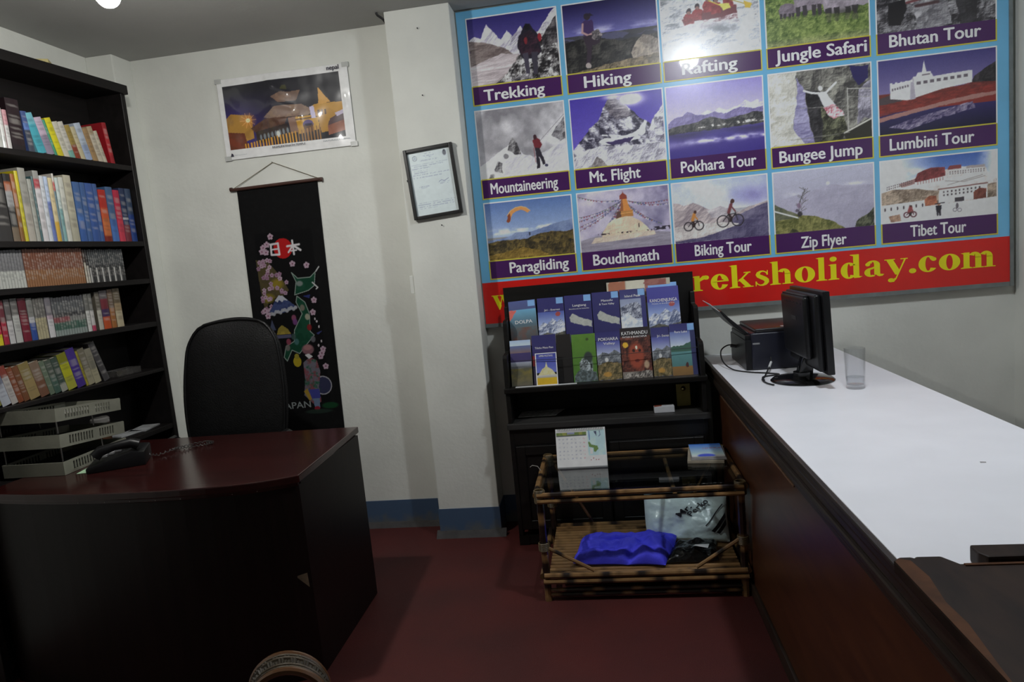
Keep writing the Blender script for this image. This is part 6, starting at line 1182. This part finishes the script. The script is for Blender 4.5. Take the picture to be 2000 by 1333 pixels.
def scroll():
    zt, zb = 1.945, .47; xl, xr = -1.922, -1.462; h = zt-zb; sk = -.026
    e = empty('hanging_scroll', ((xl+xr)/2, YB, zb), 'black hanging cloth scroll of Japan with red sun and kimono figure', 'scroll')
    p = Pic(180, 560, (13, 13, 14)); p.mix(np.clip(p.fbm(30)*2-.9, 0, 1)*.8, (24, 24, 25))
    p.poly([(.15, .17), (.86, .17), (.86, .855), (.15, .855)], (6, 6, 8))
    asp = p.w/p.h
    R_ = random.Random(5)
    def fl(x, y, r=.028, c=(186, 160, 176)):
        for k in range(5): a = k*1.2566-1.57; p.ell(x+r*.75*math.cos(a), y+r*.75*math.sin(a)*asp, r*.5, r*.5*asp, c)
        p.ell(x, y, r*.3, r*.3*asp, (130, 70, 100))
    p.poly([(.13, .265), (.26, .268), (.40, .325), (.50, .385), (.40, .41), (.24, .41), (.18, .47), (.15, .40)], (110, 96, 58), .75, .4, (66, 60, 44), 14)
    p.ell(.36, .36, .10, .025, (150, 130, 40), .9, .8); p.ell(.24, .41, .09, .022, (140, 124, 40), .9, .8)
    for _ in range(46):
        t = R_.random(); y = .265+.2*t; xm = .30+.22*min(t/.55, 1) if t < .6 else .52-.7*(t-.6); fl(R_.uniform(.14, max(xm, .2)), y, .022, R_.choice([(170, 140, 160), (186, 160, 176), (150, 116, 140)]))
    for x, y in ((.345, .184), (.24, .222), (.29, .212), (.22, .236), (.27, .24), (.58, .29), (.752, .30), (.795, .43), (.765, .475), (.82, .63), (.84, .615), (.80, .642), (.85, .68), (.17, .455), (.2, .475)): fl(x, y, .03)
    for x, y in ((.8, .51), (.78, .5), (.82, .53), (.79, .6), (.83, .585)): p.ell(x, y, .01, .005, (200, 190, 196))
    p.ell(.485, .231, .115, .115*asp, (186, 26, 28))
    W2 = (226, 222, 226); Tk = .016
    p.line([(.34, .215), (.335, .25)], W2, Tk); p.line([(.335, .213), (.43, .211), (.435, .25)], W2, Tk); p.line([(.345, .232), (.42, .231)], W2, .012); p.line([(.34, .251), (.435, .252)], W2, Tk)
    p.line([(.54, .225), (.69, .222)], W2, Tk); p.line([(.61, .206), (.615, .256)], W2, Tk); p.line([(.605, .226), (.55, .247)], W2, .014); p.line([(.62, .225), (.70, .243)], W2, .018); p.line([(.585, .243), (.65, .242)], W2, .012)
    p.poly([(.22, .462), (.32, .415), (.36, .403), (.41, .405), (.58, .452), (.4, .468)], (44, 54, 96), 1, .4, (90, 104, 150), 16); p.poly([(.31, .42), (.36, .402), (.41, .404), (.47, .424), (.42, .42), (.40, .428), (.36, .418), (.34, .428)], (190, 192, 204))
    for i in range(12): p.ell(.25+.028*i, .468-.0015*i+.004*math.sin(i*2), .025, .008, (176, 178, 184), .9, .5)
    hk = [(.556, .322), (.623, .345), (.78, .345), (.85, .327), (.82, .377), (.74, .393), (.565, .405), (.6, .357)]
    hs = [(.59, .41), (.68, .435), (.72, .478), (.706, .545), (.75, .56), (.62, .60), (.54, .625), (.45, .61), (.375, .65), (.34, .635), (.38, .595), (.49, .578), (.51, .536), (.63, .477), (.57, .432)]
    for g in (hk, hs): p.poly(g, (16, 66, 46), 1, .3, (40, 92, 70), 16); p.line(g+[g[0]], (150, 164, 156), .006)
    p.line([(.86, .325), (.9, .31)], (200, 200, 200), .01); p.line([(.8, .365), (.86, .385), (.84, .39)], (206, 206, 206), .01); p.ell(.64, .365, .05, .012, (150, 150, 150), .8, .6); p.poly([(.66, .412), (.76, .408), (.74, .422)], (44, 52, 110)); p.poly([(.78, .553), (.86, .545), (.8, .56)], (60, 66, 120))
    for x, y, c in ((.52, .49, (150, 80, 110)), (.53, .505, (120, 70, 130)), (.69, .49, (176, 170, 150)), (.70, .53, (140, 30, 34)), (.42, .578, (150, 70, 90)), (.40, .60, (120, 112, 110)), (.52, .58, (70, 110, 110)), (.64, .455, (130, 120, 110)), (.49, .56, (60, 84, 80)), (.73, .575, (110, 110, 116))): p.ell(x, y, .035, .014, c, .9, .5)
    p.poly([(.28, .548), (.31, .525), (.36, .513), (.43, .53), (.46, .548)], (160, 142, 60), 1, .4, (110, 96, 40), 20); p.poly([(.28, .55), (.46, .55), (.46, .562), (.28, .562)], (84, 84, 110)); p.poly([(.20, .53), (.24, .49), (.28, .53)], (70, 76, 100)); p.ell(.5, .655, .05, .02, (176, 156, 36)); p.ell(.5, .635, .03, .01, (150, 140, 50))
    p.ell(.79, .752, .105, .105*asp, (52, 54, 84)); p.ring(.79, .752, .105, .006, (170, 168, 176), asp=1/asp if False else p.w/p.h)
    p.poly([(.575, .66), (.66, .642), (.745, .655), (.775, .70), (.735, .755), (.745, .815), (.64, .82), (.54, .785), (.575, .72)], (112, 108, 120), 1, .5, (150, 40, 44), 20, .52); p.mix(((p.x > .56) & (p.x < .77) & (p.y > .65) & (p.y < .79))*np.clip(p.fbm(26)*4-2.2, 0, 1)*((p.x-.66)**2/.012+(p.y-.72)**2/.008 < 1), (30, 90, 60)); p.poly([(.6, .765), (.735, .765), (.74, .80), (.63, .80)], (66, 70, 150)); p.poly([(.54, .77), (.585, .76), (.63, .80), (.6, .808)], (170, 140, 50)); p.poly([(.645, .80), (.73, .80), (.72, .835), (.655, .835)], (110, 130, 160)); p.ell(.685, .838, .035, .008, (140, 30, 50))
    p.ell(.65, .612, .085, .022, (130, 92, 100), 1, .4); p.ell(.65, .605, .06, .012, (170, 120, 120), .8, .5); p.poly([(.60, .632), (.65, .648), (.70, .64), (.655, .628)], (214, 212, 214)); p.ell(.85, .83, .12, .014, (20, 74, 40), .9, .5); p.ell(.7, .85, .2, .01, (40, 60, 50), .8, .5)
    ps = sheet('cloth', p.a, (xl+sk, YB-.006, zb), (xr-xl, 0, 0), (-sk, 0, h), M['cloth_print'], e, k=.8, thick=.002)
    text('lettering', 'JAPAN', (xl+sk*.82+.105, YB-.0075, zt-.838*h+.004), (1, 0, .02), (0, 0, 1), .175, plain('scroll_white', lin((130, 136, 136), 1.0), .7, .05, 20), e, height=.038, nrm=(0, -1, 0), bold=.012)
    MB().tube([(xl-.028, YB-.012, zt-.003), (xr+.028, YB-.012, zt+.003)], .009, 10).build('top_rod', M['rod'], e, smooth=True)
    for x in (xl-.028, xr+.028): MB().tube([(x-.006, YB-.012, zt), (x+.006, YB-.012, zt)], .0115, 10).build('rod_knob', M['rod'], e, smooth=True)
    MB().tube([(xl+sk-.02, YB-.012, zb), (xr+sk+.02, YB-.012, zb)], .010, 10).build('bottom_rod', M['rod'], e, smooth=True)
    MB().tube([(xl-.008, YB-.012, zt+.006), (-1.701, YB-.006, 2.062), (-1.694, YB-.006, 2.062), (xr+.008, YB-.012, zt+.010)], .0018, 6).build('hanging_cord', M['twine'], e)
    m = MB(); m.tube([(-1.698, YB, 2.063), (-1.698, YB-.014, 2.065)], .002, 6); m.build('nail', M['chrome'], e)
M['rod'] = plain('reddish_rod', (.07, .03, .022, 1), .4, .2, 20)
scroll()

def certificate():
    c = Vector((-.792, PY, 1.848)); e = empty('framed_certificate', tuple(c+Vector((0, 0, -.17))), 'tilted black-framed certificate hanging on the white pillar', 'picture frame')
    T = Matrix.Translation(c) @ Matrix.Rotation(math.radians(-3.6), 4, 'Y') @ Matrix.Translation(-c)
    w_, h, b_ = .250, .345, .017
    for a in ((c.x-w_/2, c.x-w_/2+b_, c.z-h/2, c.z+h/2), (c.x+w_/2-b_, c.x+w_/2, c.z-h/2, c.z+h/2), (c.x-w_/2+b_, c.x+w_/2-b_, c.z+h/2-b_, c.z+h/2), (c.x-w_/2+b_, c.x+w_/2-b_, c.z-h/2, c.z-h/2+b_)):
        m = MB(); m.xf = T; m.box(a[0], a[1], PY-.026, PY-.002, a[2], a[3]); m.build('frame_bar', M['frame'], e, bevel=.003)
    m = MB(); m.xf = T; m.box(c.x-w_/2+.01, c.x+w_/2-.01, PY-.010, PY-.003, c.z-h/2+.01, c.z+h/2-.01); m.build('backing', M['paper_grey'], e)
    p = Pic(84, 122, (178, 188, 198)); ink = (120, 130, 142)
    p.ring(.16, .1, .05, .008, ink); p.ell(.16, .1, .03, .02, (150, 160, 170)); p.ell(.86, .08, .05, .05, (80, 84, 92), .9, .5); p.ell(.86, .05, .03, .02, (60, 62, 70), .9, .5)
    for y, a, b2 in ((.05, .4, .55), (.08, .36, .62), (.105, .4, .56), (.145, .28, .68), (.2, .06, .94), (.23, .12, .8), (.26, .06, .5), (.3, .1, .42), (.33, .1, .4), (.36, .06, .9), (.40, .06, .76), (.52, .62, .88), (.54, .66, .84), (.55, .16, .4), (.57, .2, .36), (.8, .1, .94), (.83, .06, .9), (.86, .06, .9), (.89, .06, .5)):
        p.mix(((abs(p.y-y) < .007) & (p.x > a) & (p.x < b2))*(p.fbm(40, 60) > .44)*.5, ink)
    p.line([(.64, .51), (.7, .49), (.76, .51), (.86, .48)], (90, 100, 130), .007)
    q = T @ Vector((c.x-w_/2+b_, PY-.0105, c.z-h/2+b_)); ux = T.to_3x3() @ Vector((w_-2*b_, 0, 0)); uz = T.to_3x3() @ Vector((0, 0, h-2*b_))
    sheet('document', p.a, tuple(q), tuple(ux), tuple(uz), M['print_matte'], e, k=1.75)
    m = MB(); m.xf = T; m.box(c.x-w_/2-.006, c.x-w_/2, PY-.014, PY-.004, c.z+.02, c.z+.03); m.box(c.x+w_/2-.004, c.x+w_/2+.002, PY-.03, PY-.02, c.z+h/2-.016, c.z+h/2-.006); m.build('clip', M['wire'], e)
certificate()

# small things on the pillar
for i, (x, z, lab) in enumerate(((-.79, 2.578, 'small nail near the ceiling end of the pillar'), (-.80, 2.265, 'small nail above the framed certificate on the pillar'), (-.772, 1.632, 'small nail just under the framed certificate'))):
    m = MB(); m.tube([(x, PY, z), (x, PY-.010, z+.001)], .0016, 6); m.tube([(x, PY-.010, z+.001), (x, PY-.0115, z+.001)], .0034, 8)
    m.build('nail', M['wire'], None, loc=(x, PY, z), label=lab, cat='nail')
m = MB(); m.box(PX0-.020, PX0-.0002, PY+.004, PY+.035, 1.303, 1.395); m.build('cable_duct', M['wall'], None, loc=(PX0-.01, PY+.02, 1.303), bevel=.002, label='short white cable duct piece on the left edge of the pillar', cat='cable duct')
m = MB(); m.tube(smooth_path([(PX0-.004, PY+.03, 2.64), (PX0-.01, PY+.01, 2.652), (PX0-.03, PY-.0, 2.668), (PX0-.034, PY-.004, ZC)], 5), [.006]*15+[.004], 6); m.build('cable_stub', M['wire'], None, loc=(PX0-.02, PY, 2.64), label='short black cable end at the top of the pillar', cat='cable', smooth=True)

# ------------------------------------------------------------------ rattan chair in the foreground
def rattan_chair():
    ax, ay, az = -.755, 1.315, .505      # centre of the visible arm curl
    e = empty('rattan_chair', (-1.0, 1.0, 0), 'woven rattan chair, only its curled arm showing in front of the desk', 'chair')
    fwd = Vector((math.sin(.5), math.cos(.5), 0)); sidev = Vector((-math.cos(.5), math.sin(.5), 0))
    def arc(c, R_, off, a0, a1, n=26): return [c+Vector((1, .15, 0)).normalized()*R_*math.cos(a0+(a1-a0)*i/n)+Vector((0, 0, 1))*R_*math.sin(a0+(a1-a0)*i/n)+off for i in range(n+1)]
    def arm(c, name):
        off0 = Vector((0, 0, 0)); off1 = Vector((-.030, .062, .0)); a0, a1 = -.6, math.pi+.25
        legs = [Vector((0, 0, -1))]
        p0 = arc(c, .088, off0, a0, a1); p1 = arc(c, .088, off1, a0, a1)
        tail0 = [p0[-1]+Vector((-.02, -.01, -.08)), p0[-1]+Vector((-.04, -.03, -.25)), Vector((p0[-1].x-.04, p0[-1].y-.03, 0))]
        tail1 = [p+off1 for p in tail0]; head0 = [Vector((p0[0].x, p0[0].y, 0))]; head1 = [Vector((p1[0].x, p1[0].y, 0))]
        for nm, pth, r in (('arm_rim', head0+p0+tail0, .0085), ('arm_rim', head1+p1+tail1, .0085)):
            MB().tube(pth, r, 8, col=[(.11, .045, .014)]*len(pth)).build(nm, M['bamboo'], e, smooth=True)
        mid = [(a+b)/2+Vector((0, 0, -.001)) for a, b in zip(p0, p1)]
        for k in (.14, .30, .70, .86):
            MB().tube([a.lerp(b, k)+(a-c).normalized()*.002 for a, b in zip(p0, p1)], .005, 6, col=[(.075, .055, .034)]*len(p0)).build('strand', M['bamboo'], e, smooth=True)
        m = MB()
        for i in range(len(p0)-1):
            for q in range(2):
                t = q/2; a = p0[i].lerp(p0[i+1], t); b = p1[i].lerp(p1[i+1], t)
                pts = [a.lerp(b, s/6)+(a-c).normalized()*(.004 if (s+i+q) % 2 else -.002) for s in range(7)]
                m.tube(pts, .0036, 5, col=[(.05, .04, .026)]*7)
        m.build('weave', M['bamboo'], e, smooth=True)
    arm(Vector((ax, ay, az)), 'a'); arm(Vector((ax-.42, ay-.42, az-.04)), 'b')
    c0 = Vector((ax, ay, 0)); c1 = Vector((ax-.42, ay-.42, 0)); d = Vector((.30, -.30, 0))
    for i in range(9):
        t = i/8; p = c0.lerp(c1, t); MB().tube([p+Vector((0, -.02, .30)), p+d+Vector((0, 0, .29))], .012, 8, col=[(.16, .10, .05)]*2).build('seat_slat', M['bamboo'], e, smooth=True)
    MB().tube([c0+Vector((0, -.02, .285)), c1+Vector((0, -.02, .285))], .013, 8, col=[(.16, .10, .05)]*2).build('seat_rail', M['bamboo'], e, smooth=True)
    MB().tube([c0+d+Vector((0, 0, .275)), c1+d+Vector((0, 0, .275))], .013, 8, col=[(.16, .10, .05)]*2).build('seat_rail', M['bamboo'], e, smooth=True)
    for c_ in (c0+d, c1+d): MB().tube([c_+Vector((0, 0, 0)), c_+Vector((0, 0, .29))], .013, 8, col=[(.16, .10, .05)]*2).build('leg', M['bamboo'], e, smooth=True)
rattan_chair()
